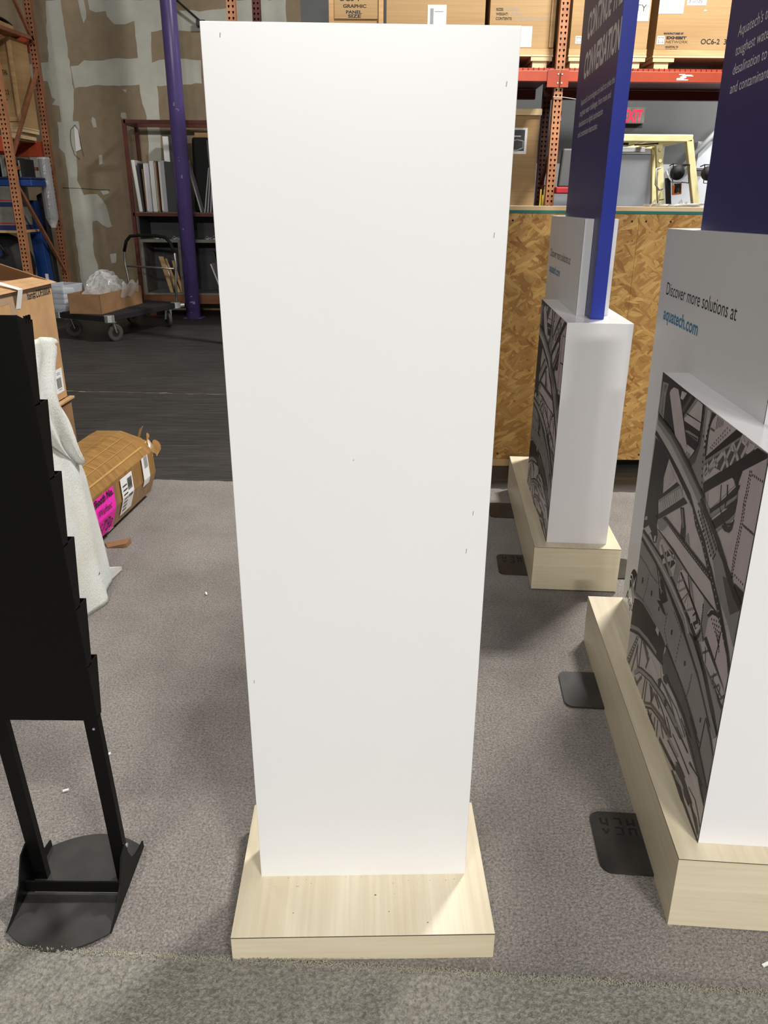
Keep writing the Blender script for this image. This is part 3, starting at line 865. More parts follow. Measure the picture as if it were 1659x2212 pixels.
5k599,541 559,560 498,544 533,538
6l624,619 569,575 567,579 622,623
6l598,616 597,584 558,586 558,588 595,586 594,616
6l574,460 569,476 542,479 540,459
4k835,392 828,428 753,457 588,471 525,477 476,472 484,427 469,412 543,400 657,383 741,359 835,322
5m832,435 710,465 590,470 590,480 712,475 834,445
5k835,307 736,349 610,380 489,405 472,411 592,395 724,364 834,318
5m831,322 734,361 634,386 537,401 539,413 636,398 738,373 835,332
3g494,416 467,455 463,476 354,461 282,448 212,433 146,418 219,428 173,413 128,398 52,357 55,312 97,333 160,348 223,366 279,385 384,408 459,393
5k474,469 354,461 282,448 212,433 171,422 155,424 203,439 272,454 344,467 462,481
5k221,423 136,395 102,380 54,355 50,363 98,390 132,405 217,433
5k130,486 134,403 128,403 124,486
6k129,490 84,468 52,446 52,451 76,474 123,496
6k93,521 65,505 52,496 52,495 52,508 87,525
4m124,489 54,444 52,358 125,401
6k270,378 276,378 276,384 270,384
6k261,377 267,377 267,383 261,383
6k252,376 258,376 258,382 252,382
6k243,375 249,375 249,381 243,381
6k233,374 239,374 239,380 233,380
6k224,373 230,373 230,379 224,379
6k215,372 221,372 221,378 215,378
6k206,370 212,370 212,376 206,376
6k196,369 202,369 202,375 196,375
6k187,368 193,368 193,374 187,374
6k178,367 184,367 184,373 178,373
6k169,364 175,364 175,370 169,370
6k160,360 166,360 166,366 160,366
6k152,357 158,357 158,363 152,363
6k143,353 149,353 149,359 143,359
6k134,350 140,350 140,356 134,356
6k126,347 132,347 132,353 126,353
6k116,345 122,345 122,351 116,351
6k107,343 113,343 113,349 107,349
6k98,342 104,342 104,348 98,348
6k89,340 95,340 95,346 89,346
6k80,339 86,339 86,345 80,345
6k196,430 202,430 202,436 196,436
6k190,427 196,427 196,433 190,433
6k183,424 189,424 189,430 183,430
6k177,422 183,422 183,428 177,428
6k170,419 176,419 176,425 170,425
6k164,417 170,417 170,423 164,423
6k158,414 164,414 164,420 158,420
6k151,413 157,413 157,419 151,419
6k144,413 150,413 150,419 144,419
6k137,412 143,412 143,418 137,418
3l828,206 834,297 735,347 488,404 472,373 412,405 280,405 215,365 279,385 160,348 97,333 52,305 52,218 56,206 281,211 590,206
5g830,206 750,338 725,348 792,208
6l821,209 804,215 806,219 823,213
6l811,225 794,232 796,236 813,229
6l800,241 784,248 786,252 802,245
6l790,257 774,263 776,267 792,261
6l781,273 765,279 767,283 783,277
6l771,289 755,294 757,298 773,293
6l761,304 746,310 748,314 763,308
6l752,319 736,325 738,329 754,323
6l742,334 727,340 729,344 744,338
5m719,221 672,264 569,299 464,325 347,334 253,338 236,356 330,356 443,346 560,317 693,266 732,225
6k718,219 669,259 567,296 461,319 351,327 257,332 252,337 346,332 460,324 565,300 671,262 715,223
6k699,258 652,281 545,319 428,344 322,352 322,358 428,350 547,325 654,287 701,264
5g736,310 704,258 696,264 728,316
5g728,326 764,208 754,204 718,322
5g699,362 690,270 680,272 689,362
5g603,358 623,309 613,305 593,354
5g715,208 674,206 674,216 715,218
5g612,286 616,206 606,206 602,286
5g646,266 688,215 680,209 638,260
5g546,294 526,256 518,260 536,298
5g593,284 591,210 581,210 583,284
5g506,305 532,254 522,250 498,301
5g682,358 661,371 611,363 604,333 649,349
5g565,292 534,300 513,291 521,257
5s590,358 571,371 490,361 508,332 587,334
6k491,353 471,371 461,366 465,343 484,341
6k419,337 399,349 389,338 406,326
5k455,386 430,411 407,409 417,384 444,378
6k422,396 336,397 275,395 206,383 190,389 261,406 321,408 409,406
6g470,366 364,364 306,345 304,349 364,370 470,372
6g440,368 314,378 228,360 226,366 314,382 440,374
5g578,211 523,245 422,274 334,279 314,296 407,290 521,257 588,214
6k565,206 512,239 425,264 353,270 353,276 427,270 514,245 569,212
6k544,212 455,208 455,216 544,220
6k511,231 514,206 507,206 504,231
6k474,242 470,217 464,219 468,244
6k447,253 437,205 431,207 441,255
6k416,258 377,241 375,247 414,264
6k538,202 487,204 487,212 538,210
6k406,298 353,282 351,288 404,304
6k380,308 329,293 327,299 378,314
6k488,304 405,298 405,304 488,312
6k500,294 446,286 446,294 498,302
6k283,215 145,209 53,207 52,215 136,221 277,225
6k302,230 210,246 129,246 57,219 55,226 122,256 201,260 295,240
6k265,259 201,260 122,252 117,260 192,271 241,276
6k410,213 299,225 263,231 257,242 285,242 410,226
6k347,261 244,271 191,270 184,278 234,278 339,269
6k316,304 239,303 166,300 162,307 236,309 313,308
6k299,338 235,338 195,339 193,346 229,346 292,345
6k178,325 113,339 82,321 52,308 52,313 76,327 106,342 173,335
6k157,273 107,279 72,263 54,246 52,253 69,267 102,283 154,277
6k118,244 89,243 54,228 54,236 80,252 116,249
5m258,222 181,229 125,238 120,247 167,242 248,235
5m200,257 140,248 97,240 92,248 130,258 190,269
5m439,257 350,267 258,277 247,288 338,278 431,266
5k272,216 204,233 143,215 190,206
5k199,255 175,258 130,248 137,233 174,235
5k267,251 239,262 201,260 210,246
5s165,318 110,333 83,314 91,303 124,305'''
def kiosk(nm, label, loc, rot, group, tl_, lift=lambda l: 0):
    k = thing(nm, label, 'kiosk', loc, rot, group)
    W_, L_, Hb, P_ = .363, 1.265, .206, .838
    lbox('plinth_end', 'birch_x', k, 0, W_, 0, .012, .006, Hb-.003, .0006); lbox('plinth_end', 'birch_x', k, 0, W_, L_-.012, L_, .006, Hb-.003, .0006)
    lbox('plinth_side', 'birch_y', k, 0, .012, .0126, L_-.0126, .006, Hb-.003, .0006); lbox('plinth_side', 'birch_y', k, W_-.012, W_, .0126, L_-.0126, .006, Hb-.003, .0006)
    lbox('plinth_top', 'birch_y', k, 0, W_, 0, L_, Hb-.0022, Hb, .0004); lbox('seam', 'seg', k, .0003, W_-.0003, -.0003, .0002, Hb-.0034, Hb-.002, 0); lbox('seam', 'seg', k, -.0003, .0002, .0003, L_-.0003, Hb-.0032, Hb-.002, 0); lbox('plinth_core', 'blackm', k, .0125, W_-.0125, .0125, L_-.0125, .006, Hb-.0025, 0)
    bl = lbox('print_box', 'whiteg', k, .055, .309, .05, P_, Hb, 1.132, .0008)
    lbox('edge_trim', 'seg', k, .0542, .0552, .0494, .0504, Hb, 1.1322, 0)
    lbox('upper_box', 'white', k, .124, .160, .272, 1.252, Hb, 1.503, .0008); lbox('upper_box', 'white', k, .214, .254, .272, 1.252, Hb, 1.503, .0008)
    lbox('back_filler', 'white', k, .160, .214, 1.04, 1.252, Hb, 1.503, .0008)
    lbox('edge_trim', 'seg', k, .1234, .1243, .2714, .2724, 1.132, 1.503, 0)
    fin = MB(); fin.box(.1605, .2135, .151, 1.03, 1.133, 2.56); o = fin.build('fin', ['blue', 'navy'], k, bevel=.0006)
    for p in o.data.polygons: p.material_index = 1 if abs(p.normal.x) > .9 else 0
    # printed photograph of a steel bridge on the lower box
    cols = 'kgmlsp'; mb = MB(); mb.mi = 4
    mb.flat([(.0548, .0505, Hb+.0006), (.0548, P_-.0005, Hb+.0006), (.0548, P_-.0005, 1.1315), (.0548, .0505, 1.1315)])
    for ln in ART.split('\n'):
        a = ln.split(' '); mb.mi = cols.index(a[0][1]); lay = int(a[0][0]); pts = [tuple(float(v)/1000 for v in s.split(',')) for s in [a[0][2:]]+a[1:]]
        x = .0546-.0002*lay; mb.flat([(x, l, z) for l, z in pts])
    mb.build('printed_photo', ['art_'+c for c in cols], k, keep=True)
    R_, U_ = (0, -1, 0), (0, 0, 1); x = .1238
    text(k, 'Discover more solutions at', 'ink', (x, 1.172, 1.312), R_, U_, .054, .640)
    text(k, 'aquatech.com', 'teal_ink', (x, 1.172, 1.238), R_, U_, .054, .366, bold=.0012)
    x = .1602
    text(k, 'CONTINUE THE', 'ptext', (x, tl_, 2.213), R_, U_, .138, .70, bold=.004); text(k, 'CONVERSATION', 'ptext', (x, tl_, 2.064), R_, U_, .138, .725, bold=.004)
    for i, (s, wd) in enumerate((("Aquatech's technologies are built to solve the", .715), ('toughest water challenges, from reuse and', .672), ('desalination to digital optimization', .546), ('and contaminant destruction.', .462))):
        text(k, s, 'ptext', (x, tl_+.008, 1.961-.0425*i), R_, U_, .036, wd)
    # round emblem with two swooshes, half behind the lower box
    mb = MB(); x = .1237; cx_, cz_, r_ = 1.115, .325, .062
    mb.flat([(x, cx_+r_*math.cos(a*math.pi/24), cz_+r_*math.sin(a*math.pi/24)) for a in range(48)]); mb.mi = 1
    def arc(pts, w0, w1):
        L = []; Q = []; n = len(pts)
        for i, (a, b_) in enumerate(pts):
            p0, p1 = pts[max(i-1, 0)], pts[min(i+1, n-1)]; tx, tz = p1[0]-p0[0], p1[1]-p0[1]; q = math.hypot(tx, tz) or 1; wd = w0+(w1-w0)*i/(n-1)
            L.append((x-.0003, a-tz/q*wd, b_+tx/q*wd)); Q.append((x-.0003, a+tz/q*wd, b_-tx/q*wd))
        mb.flat(L+Q[::-1])
    arc([(1.175, .345), (1.155, .352), (1.135, .342), (1.115, .318), (1.09, .29), (1.07, .283)], .003, .004); arc([(1.178, .325), (1.16, .333), (1.14, .322), (1.115, .295), (1.095, .272)], .003, .004)
    arc([(1.118, .325), (1.112, .35), (1.105, .368)], .006, .0006)
    mb.flat([(x-.0003, 1.15, .31), (x-.0003, 1.165, .285), (x-.0003, 1.16, .262), (x-.0003, 1.10, .255), (x-.0003, 1.12, .285)])
    mb.build('emblem', ['ink', 'white'], k, keep=True)
    text(k, 'Aquatech', 'ink', (x, 1.208, .236), R_, U_, .060, .27)
    for l0 in (.135, .82):
        pts = []; rr = .03
        for cx2, cl, a0 in ((.46, l0+.18, 0), (-.097, l0+.18, 90), (-.097, l0+.03, 180), (.46, l0+.03, 270)): pts += [(cx2+rr*math.cos(math.radians(a0+15*i)), cl+rr*math.sin(math.radians(a0+15*i))) for i in range(7)]
        fp = MB().prism(pts, lambda a, b_, t: (a, b_, t+lift(l0+.1)), .0002, .0062).build('foot_plate', 'plate', k)
        if l0 < .5:
            mb = MB()                                      # welded strokes on the plate
            def dash(a, b_, c, d): mb.bar((a, b_, .0066+lift(l0+.1)), (c, d, .0064+lift(l0+.1)), .0055, .001)
            t_, c_, b_ = l0+.185, l0+.158, l0+.128
            for a in ((-.10, t_, -.10, c_+.008), (-.10, c_+.006, -.084, c_+.006), (-.084, t_, -.084, c_), (-.10, c_-.012, -.092, b_), (-.084, c_-.012, -.092, b_),
                      (-.066, t_, -.048, t_), (-.048, t_, -.048, c_+.006), (-.048, c_-.006, -.048, b_), (-.066, b_, -.048, b_), (-.066, c_-.006, -.052, c_-.006),
                      (-.030, t_, -.030, c_+.004), (-.014, t_, -.014, c_+.004), (-.030, c_+.010, -.014, c_+.010), (-.030, c_-.008, -.014, c_-.008), (-.030, c_-.008, -.030, b_), (-.014, c_-.008, -.014, b_)): dash(*a)
            mb.build('weld_lettering', 'seg', fp)
    return k
kiosk('kiosk', 'stepped white kiosk with bridge photograph and blue fin, nearest of the pair', (.6677, 1.3058, -.006), (-.00911, -.01294, -.08255), 'bridge photo kiosks', .930, lambda l: .0085+.0091*l)
kiosk('kiosk', 'stepped white kiosk with bridge photograph and blue fin, standing before strand board crate', (.641, 2.978, 0), (0, 0, -.0641), 'bridge photo kiosks', .868)

# ================================================================ black literature rack seen from behind
lr = thing('literature_rack', 'black metal brochure rack seen from its back on the near carpet edge', 'rack', (-.73, 1.37, 0))
yb = lambda z: 1.413-.0775*z
X0, X1 = -.846, -.614
pts = [(-.73+.116*q/10, 1.262-.047*(1-(q/10)**2)) for q in range(-10, 11)]+[(-.73-.116*q/10, 1.515+.042*(1-(q/10)**2)) for q in range(-10, 11)]
MB().prism(pts, lambda a, b_, t: (a, b_, t), .0072, .0102).build('base_plate', 'plate', lr)
ear = [(1.262, .008), (1.30, .022), (1.345, .062), (1.375, .12), (1.405, .13), (1.418, .09), (1.436, .056), (1.462, .042), (1.49, .034), (1.515, .03), (1.517, .008)]
for x in (X0-.004, X1): MB().prism(ear, lambda a, b_, t: (t, a, b_), x, x+.004).build('side_bracket', 'black', lr, bevel=.0008)
for x in (X0, X1-.031):
    MB().hexa([(x, yb(.01)-.002, .0102), (x+.031, yb(.01)-.002, .0102), (x+.031, yb(.01)+.018, .0102), (x, yb(.01)+.018, .0102)], [(x, yb(.515)-.002, .515), (x+.031, yb(.515)-.002, .515), (x+.031, yb(.515)+.018, .515), (x, yb(.515)+.018, .515)]).build('leg', 'black', lr, bevel=.0008)
bx('cross_bar', 'black', lr, X0, X1, 1.366, 1.370, .018, .050, .0005); bx('cross_bar_edge', 'galv', lr, X0+.02, X1, 1.3655, 1.3662, .0172, .0182, 0)
MB().hexa([(X0, yb(.51)-.003, .51), (X1, yb(.51)-.003, .51), (X1, yb(.51), .51), (X0, yb(.51), .51)], [(X0, yb(1.374)-.003, 1.374), (X1, yb(1.374)-.003, 1.374), (X1, yb(1.374), 1.374), (X0, yb(1.374), 1.374)]).build('back_panel', 'black', lr, bevel=.001)
zs = [.515, .647, .789, .933, 1.074, 1.215, 1.359]
for a, b_ in zip(zs, zs[1:]):
    di, do = .021, .053; t2 = .003
    MB().hexa([(X0, yb(a)+di, a), (X1, yb(a)+di, a), (X1, yb(a)+di+t2, a), (X0, yb(a)+di+t2, a)], [(X0, yb(b_)+do, b_), (X1, yb(b_)+do, b_), (X1, yb(b_)+do+t2, b_), (X0, yb(b_)+do+t2, b_)]).hexa([(X0, yb(a), a), (X1, yb(a), a), (X1, yb(a)+di, a), (X0, yb(a)+di, a)], [(X0, yb(a), a+.003), (X1, yb(a), a+.003), (X1, yb(a)+di, a+.003), (X0, yb(a)+di, a+.003)]).build('pocket', 'black', lr, bevel=.0006)
for x in (X0, X1-.003):
    p = [(yb(.515), .515)]+[q for a, b_ in zip(zs, zs[1:]) for q in ((yb(a)+.021, a), (yb(b_)+.053, b_-.0))]+[(yb(1.36)+.02, 1.366), (yb(1.374), 1.374)]
    MB().prism(p, lambda a, b_, t: (t, a, b_), x, x+.003).build('side_panel', 'black', lr)
mb = MB()
for x in (X1-.012, X0+.012):
    mb.tube([(x, yb(.487)-.004, .487), (x, yb(.487)-.001, .487)], .0028, 10)
mb.tube([(X1+.002, yb(.13)+.01, .118), (X1+.006, yb(.13)+.01, .118)], .005, 10); mb.build('screw', 'galv', lr, kind='stuff')
mb = MB()
for y in (.052, .043, .034): mb.box(X1-.004, X1, yb(1.36)+y-.004, yb(1.36)+y-.002, 1.355, 1.368)
mb.build('clip_tab', 'black', lr)

# ================================================================ cartons, foam and package on the left
bg = thing('carton', 'tall open tan cardboard carton with printed item number and raised flap', 'box', (-2.4, 4.6, .36))
xr, xl, y0, y1, zt = -2.1, -2.78, 4.05, 5.0, 1.09
a_ = math.tan(math.radians(1.5))
bx('side_wall', 'card', bg, xr-.006, xr, y0, y1, .362, zt); bx('side_wall', 'card', bg, xl, xl+.006, y0, y1, .362, zt); bx('end_wall', 'card', bg, xl, xr, y0, y0+.006, .362, zt); bx('end_wall', 'card', bg, xl, xr, y1-.006, y1, .362, zt); bx('bottom', 'card', bg, xl, xr, y0, y1, .356, .362)
MB().hexa([(xr-.006, y0, zt), (xr+.018, y0, zt-.012), (xr+.030, y1+.02, zt-.012), (xr-.006, y1+.02, zt)], [(xr-.10, y0, zt+.035), (xr-.09, y0, zt+.041), (xr-.09, y1, zt+.022), (xr-.10, y1, zt+.016)]).build('flap', 'card', bg)
MB().hexa([(xr-.01, y1-.012, zt), (xl, y1-.012, zt), (xl, y1-.006, zt), (xr-.01, y1-.006, zt)], [(xr-.03, y1-.022, zt+.012), (xl, y1-.30, zt+.285), (xl, y1-.294, zt+.29), (xr-.03, y1-.016, zt+.014)]).build('flap', 'card_d', bg)
bx('tape_strip', 'tape_g', bg, xr, xr+.0008, y0, y1-.03, zt-.075, zt-.004, 0); bx('tape_strip', 'tape_g', bg, xr, xr+.0009, y0+.36, y0+.44, zt-.45, zt-.075, 0)
MB().add([(xr+.002, 4.47, zt-.11), (xr+.002, 4.53, zt-.115), (xr+.032, 4.53, zt-.005), (xr+.032, 4.47, zt-.005), (xr-.05, 4.40, zt+.035), (xr-.05, 4.44, zt+.04)], [(0, 1, 2, 3), (3, 2, 5, 4)]).build('white_tape', 'paper', bg, solid=.001)
text(bg, 'Item#:COF3000A', 'ink', (xr+.0012, 4.64, zt-.078), (0, 1, 0), (0, 0, 1), .062, .33, bold=.001)
lb = bx('barcode_label', 'paper', bg, xr, xr+.001, 4.83, 4.965, .40, .55, 0)
mb = MB()
for i, wd in enumerate((3, 1, 2, 1, 3, 2, 1, 1, 3, 1, 2, 2, 1, 3)):
    y = 4.865+i*.005; mb.flat([(xr+.0014, y, .43), (xr+.0014, y+.0015*wd, .43), (xr+.0014, y+.0015*wd, .495), (xr+.0014, y, .495)])
for z in (.525, .515, .418): mb.flat([(xr+.0014, 4.88, z), (xr+.0014, 4.93, z), (xr+.0014, 4.93, z+.003), (xr+.0014, 4.88, z+.003)])
mb.build('barcode', 'ink', lb)
b2 = thing('carton', 'crushed tan cardboard carton underneath the tall open one', 'box', (-2.4, 4.6, 0))
bx('box_body', 'card_d', b2, -2.8, -2.085, 4.02, 5.02, -.006, .345, .008); bx('flap', 'card', b2, -2.1, -2.065, 4.1, 5.03, .336, .352, .003)

fm = thing('foam_wrapped_board', 'white foam sheet draped over a board leaning behind the black rack', 'packing foam', (-1.2, 2.75, 0))
MB().hexa([(-1.33, 2.16, .0), (-1.235, 2.16, .0), (-1.235, 2.78, .0), (-1.33, 2.78, .0)], [(-1.36, 2.2, 1.0), (-1.29, 2.2, 1.0), (-1.30, 2.7, 1.0), (-1.36, 2.7, 1.0)]).build('panel', 'whiteb', fm)
yr = pw([(0, 3.01), (.2, 3.015), (.5, 3.012), (.6, 2.962), (.64, 2.925), (.78, 2.905), (.91, 2.868), (.98, 2.87), (1.1, 2.86)])
def foam(u, v):
    z = v*1.03; ye = yr(z); y = 2.12+(ye-2.12)*u
    fold = .014*math.sin(9*(y+.35*z)+1)+.010*math.sin(23*y+7*z)*(1-v)+.018*math.exp(-((u-.80-.12*v)/.06)**2)
    x = -1.185-.075*z+fold*(.35+.65*(1-v))-.10*max(0, u-.93)*(1-.5*v)
    return (x, y, max(.002, z))
MB().grid(foam, 56, 44).build('foam_sheet', 'foam', fm, smooth=True, solid=.003)
lobe_edge = pw([(0, 2.91), (.09, 2.93), (.2, 2.89), (.33, 2.863), (.44, 2.868), (.6, 2.90), (.88, 2.93), (1, 2.955)])
def lobe(u, v):                                             # the sheet folds over itself from its top corner down to a point
    z = 1.075-.50*v; w_ = .50*(1-v)+.05; yc = lobe_edge(v)
    a = (u-.5)*2; y = yc-w_*(1-u)
    return (-1.222-.06*(z-.5)+.045*(1-a*a)*(1-.6*v)+.012*math.sin(14*u+9*v), y, z+.035*math.sin(3.14*u)*(1-v)*(1 if v < .3 else .4))
MB().grid(lobe, 22, 26).build('foam_fold', 'foam', fm, smooth=True, solid=.004)
def curl(u, v): a = .2+v*2.6; return (-1.265+.03*math.cos(a)-.03*v, 2.62+.31*u+.02*v, 1.045+.045*math.sin(a)-.16*v*v*(u*.8+.2))
MB().grid(curl, 10, 10).build('foam_curl', 'foam', fm, smooth=True, solid=.003)
def tailf(u, v): return (-1.215+.03*u, 2.82+.31*u-.13*v*(1-u), max(.003, .003+.22*v*(1-u*.92)))
MB().grid(tailf, 12, 8).build('foam_corner', 'foam', fm, smooth=True, solid=.003)
MB().flat([(-1.166, 2.79, .02), (-1.166, 2.83, .05), (-1.166, 2.84, .14), (-1.166, 2.82, .13)]).build('slit', 'greyboard', fm); MB().flat([(-1.160, 2.83, .0), (-1.160, 2.86, .03), (-1.160, 2.85, .10), (-1.160, 2.84, .10)]).build('tape_tab', 'foam', fm)

pk = thing('taped_package', 'long brown package wrapped in glossy tape with neon pink label', 'package', (-1.5, 3.5, 0))
secs = []
for y, s in ((2.55, .96), (3.0, 1.0), (3.4, 1.0), (3.8, 1.0), (4.0, 1.0), (4.10, .985)):
    k = (y-3.5)*.074
    p = [(-1.405+k, .0), (-1.365+k, .035), (-1.330+k*1.1, .15), (-1.335+k*1.1, .275), (-1.385+k, .345), (-1.49+k*.8, .385), (-1.62+k*.6, .38), (-1.73+k*.3, .27), (-1.75+k*.3, .06), (-1.72+k*.3, 0)]
    secs.append([(x, y-.10*(x+1.45)*max(0, (y-3.6)/.5), z*s) for x, z in p])
n = 10; mb = MB(); mb.add([q for s in secs for q in s], [(i*n+j, i*n+(j+1) % n, (i+1)*n+(j+1) % n, (i+1)*n+j) for i in range(len(secs)-1) for j in range(n)]+[tuple(range(n)), tuple((len(secs)-1)*n+j for j in range(n))])
mb.build('package_body', 'tape', pk, bevel=.004)
def face(y, a, off=.003):
    """a point on the right flank (a 0 bottom .. 1 ridge .. 2 top ridge) at length y"""
    for s0, s1 in zip(secs, secs[1:]):
        if y <= s1[3][1]: break
    f = (y-s0[3][1])/(s1[3][1]-s0[3][1]); idx = 1+a*2; i = min(int(idx), 5); g = idx-i
    P0 = [s0[i][q]+(s1[i][q]-s0[i][q])*f for q in range(3)]; P1 = [s0[i+1][q]+(s1[i+1][q]-s0[i+1][q])*f for q in range(3)]
    return Vector((P0[0]+(P1[0]-P0[0])*g+off, y, P0[2]+(P1[2]-P0[2])*g+off*.7))
def sheet(name, mat, y0, y1, a0, a1, off=.004, sk=0):
    return MB().grid(lambda u, v: face(y0+(y1-y0)*u+sk*v, a0+(a1-a0)*v, off), 6, 8).build(name, mat, pk, solid=.0008)
sheet('pink_label', 'pink', 3.30, 3.53, .02, .93, .006)
r_ = Vector((.074, .997, 0)); u_ = (face(3.4, .92, .01)-face(3.4, .55, .01)).normalized()
text(pk, 'Booth No.', 'ink', face(3.312, .78, .011), r_, u_, .050, .205, bold=.0015); text(pk, 'Weftec', 'ink', face(3.335, .56, .011), r_, u_, .046, .15, shear=.3)
u_ = (face(3.4, .46, .01)-face(3.4, .08, .01)).normalized(); text(pk, '673a', 'ink', face(3.33, .10, .013), r_, u_, .10, .17, shear=.3)
lab = sheet('shipping_label', 'paper', 3.615, 3.76, .12, .93, .006)
mb = MB()
for i in range(12): y = 3.69+i*.0045; mb.flat([face(y, .45, .009), face(y+.0015*(1+i % 3), .45, .009), face(y+.0015*(1+i % 3), .85, .009), face(y, .85, .009)])
for i in range(7): a = .2+.09*i; mb.flat([face(3.63, a, .009), face(3.68, a, .009), face(3.68, a+.025, .009), face(3.63, a+.025, .009)])
mb.build('barcode', 'ink', lab)
lab = sheet('address_label', 'paper', 3.90, 3.985, .35, 1.0, .006)
mb = MB()
for i in range(9): y = 3.925+i*.005; mb.flat([face(y, .75, .009), face(y+.0015*(1+i % 3), .75, .009), face(y+.0015*(1+i % 3), 1.0, .009), face(y, 1.0, .009)])
mb.build('barcode', 'pale_ink', lab)
sheet('paper_tab', 'paper', 3.47, 3.53, -.28, -.02, .016)
mb = MB()
for a, w_ in ((1.25, .009), (1.55, .0025), (1.8, .0025), (2.1, .0025)): mb.grid(lambda u, v: face(2.9+1.1*u, a+w_*6*v, .0035), 12, 1)
for y in (3.5, 3.75, 3.95): mb.grid(lambda u, v: face(y+.0025*v+.03*u, 1.1+1.2*u, .0035), 8, 1)
mb.build('tape_edges', 'tape_l', pk)
def frill(u, v): a = u*7; return (-1.37+.10*u+.015*math.sin(a*3)*v, 4.09+.05*v+.015*math.cos(a*2), .335-.10*u+.055*v*(.5+.5*math.sin(a*2.3))+.01*v)
MB().grid(frill, 26, 6).build('loose_tape', 'tape', pk, solid=.001)

# ================================================================ purple column
col = thing('column', 'purple painted round steel column standing before the drywall', 'column', (-2.785, 11.4, -.006))
MB().tube([(-2.785, 11.4, -.006), (-2.785, 11.4, 6.9)], .102, 32).build('shaft', 'purple', col, smooth=True)
bx('base_plate', 'purple', col, -2.92, -2.65, 11.33, 11.53, -.0055, .004, .002)
mb = MB()
for a, z, w_, h in ((-1.75, 2.72, .02, .05), (-1.5, 2.68, .03, .012), (-1.2, 2.66, .012, .03), (-1.65, 2.1, .008, .02), (-1.62, 2.06, .01, .02), (-1.5, 1.85, .02, .05), (-1.9, 1.2, .02, .02), (-1.6, .3, .03, .012), (-1.7, .22, .05, .02), (-1.3, .2, .03, .04), (-1.75, .08, .02, .012)):
    mb.grid(lambda u, v: (-2.785+.1028*math.cos(a+w_*10*u), 11.4+.1028*math.sin(a+w_*10*u), z+h*v*(.6+.4*u)), 3, 2)
mb.build('paint_chips', 'scuff', col, kind='stuff')

# ================================================================ steel storage rack behind the column
sr = thing('storage_rack', 'dark red steel rack of boards and panels against the drywall', 'rack', (-2.9, 11.9, -.006))
SX0, SX1, SY0, SY1 = -3.58, -1.65, 11.65, 12.2
for x in (SX0, SX1):
    for y in (SY0, SY1): bx('post', 'maroon', sr, x-.025, x+.025, y-.02, y+.02, -.006, 2.585)
for y in (SY0, SY1): bx('top_rail', 'maroon', sr, SX0, SX1, y-.02, y+.02, 2.54, 2.585); bx('shelf_rail', 'maroon', sr, SX0, SX1, y-.02, y+.02, 1.365, 1.41)
for x in (SX0, SX1): bx('side_rail', 'maroon', sr, x-.02, x+.02, SY0, SY1, 2.53, 2.58); bx('side_rail', 'maroon', sr, x-.02, x+.02, SY0, SY1, 1.365, 1.41)
bx('shelf_board', 'greyboard', sr, SX0+.03, SX1-.03, SY0+.02, SY1-.02, 1.40, 1.418)
bx('cubby_top', 'greyboard', sr, SX0+.05, SX1-.05, SY0, SY1-.01, 1.015, 1.056); bx('cubby_floor', 'greyboard', sr, SX0+.05, SX1-.05, SY0, SY1-.01, .29, .315)
for x in (SX0+.05, -2.99, -2.36, -1.74): bx('divider', 'greyboard', sr, x, x+.04, SY0, SY1-.01, .315, 1.015)
bx('cubby_back', 'charcoal', sr, SX0+.03, SX1-.03, SY1-.01, SY1, .3, 1.38)
bx('upper_side', 'charcoal', sr, SX0+.055, SX0+.07, SY0, SY1-.01, 1.056, 1.365); bx('bottom_rail', 'pine_d', sr, SX0+.03, SX1-.03, SY0-.02, SY0+.02, .167, .29)
for x in (SX0+.1, -2.1, -1.75): bx('foot_block', 'pine_d', sr, x, x+.09, SY0-.02, SY1, -.006, .167)
def board(nm, label, cat, mat, x, w_, z0, z1, y0=SY0+.02, y1=SY1-.08, lean=0, group=None, trim=None, bev=.012):
    o = thing(nm, label, cat, (x, y0, z0), group=group)
    b = MB().hexa([(x, y0, z0), (x+w_, y0, z0), (x+w_, y1, z0), (x, y1, z0)], [(x+lean, y0, z1), (x+lean+w_, y0, z1), (x+lean+w_, y1, z1), (x+lean, y1, z1)]).build('board', mat, o, bevel=bev)
    if trim:
        MB().hexa([(x+.004, y0-.004, z0+.02), (x+w_*.35, y0-.004, z0+.02), (x+w_*.35, y0, z0+.02), (x+.004, y0, z0+.02)], [(x+lean+.004, y0-.004, z1-.02), (x+lean+w_*.35, y0-.004, z1-.02), (x+lean+w_*.35, y0, z1-.02), (x+lean+.004, y0, z1-.02)]).build('edge_band', trim, o)
    return o
gB = 'boards on the storage rack'
board('framed_board', 'white edged board leaning at the rack post, leftmost of the shelf', 'board', 'whiteb', -3.50, .05, 1.418, 2.09, lean=-.05, group=gB)
board('dark_board', 'thin dark board between the leaning white board and cream ones', 'board', 'charcoal', -3.444, .018, 1.418, 2.05, lean=-.022, group=gB, bev=.004)
board('wood_board', 'narrow brown wooden board tucked behind white ones on the shelf', 'board', 'card_d', -3.418, .024, 1.418, 1.98, lean=-.015, group=gB, bev=.003, y0=11.74)
board('framed_board', 'cream rounded board with speckled edge on the storage shelf', 'board', 'cloth', -3.385, .075, 1.418, 2.05, group=gB, trim='whiteb')
board('framed_board', 'white rounded board with pale lilac face beside the cream one', 'board', 'whiteb', -3.30, .065, 1.418, 2.08, group=gB, trim='whiteb')
board('thin_board', 'thin white edged brown board beside the grey faced one', 'board', 'card_d', -3.228, .032, 1.418, 2.08, y1=11.98, group=gB, trim='whiteb', bev=.003)
board('framed_board', 'white edged board with wide grey face beside the black sheet', 'board', 'frame', -3.175, .085, 1.418, 2.085, y1=11.98, group=gB, trim='whiteb')
board('black_sheet', 'charcoal sheet standing on the shelf just left of purple column', 'panel', 'charcoal', -3.085, .14, 1.418, 2.07, y1=11.98, group=gB, bev=.002)
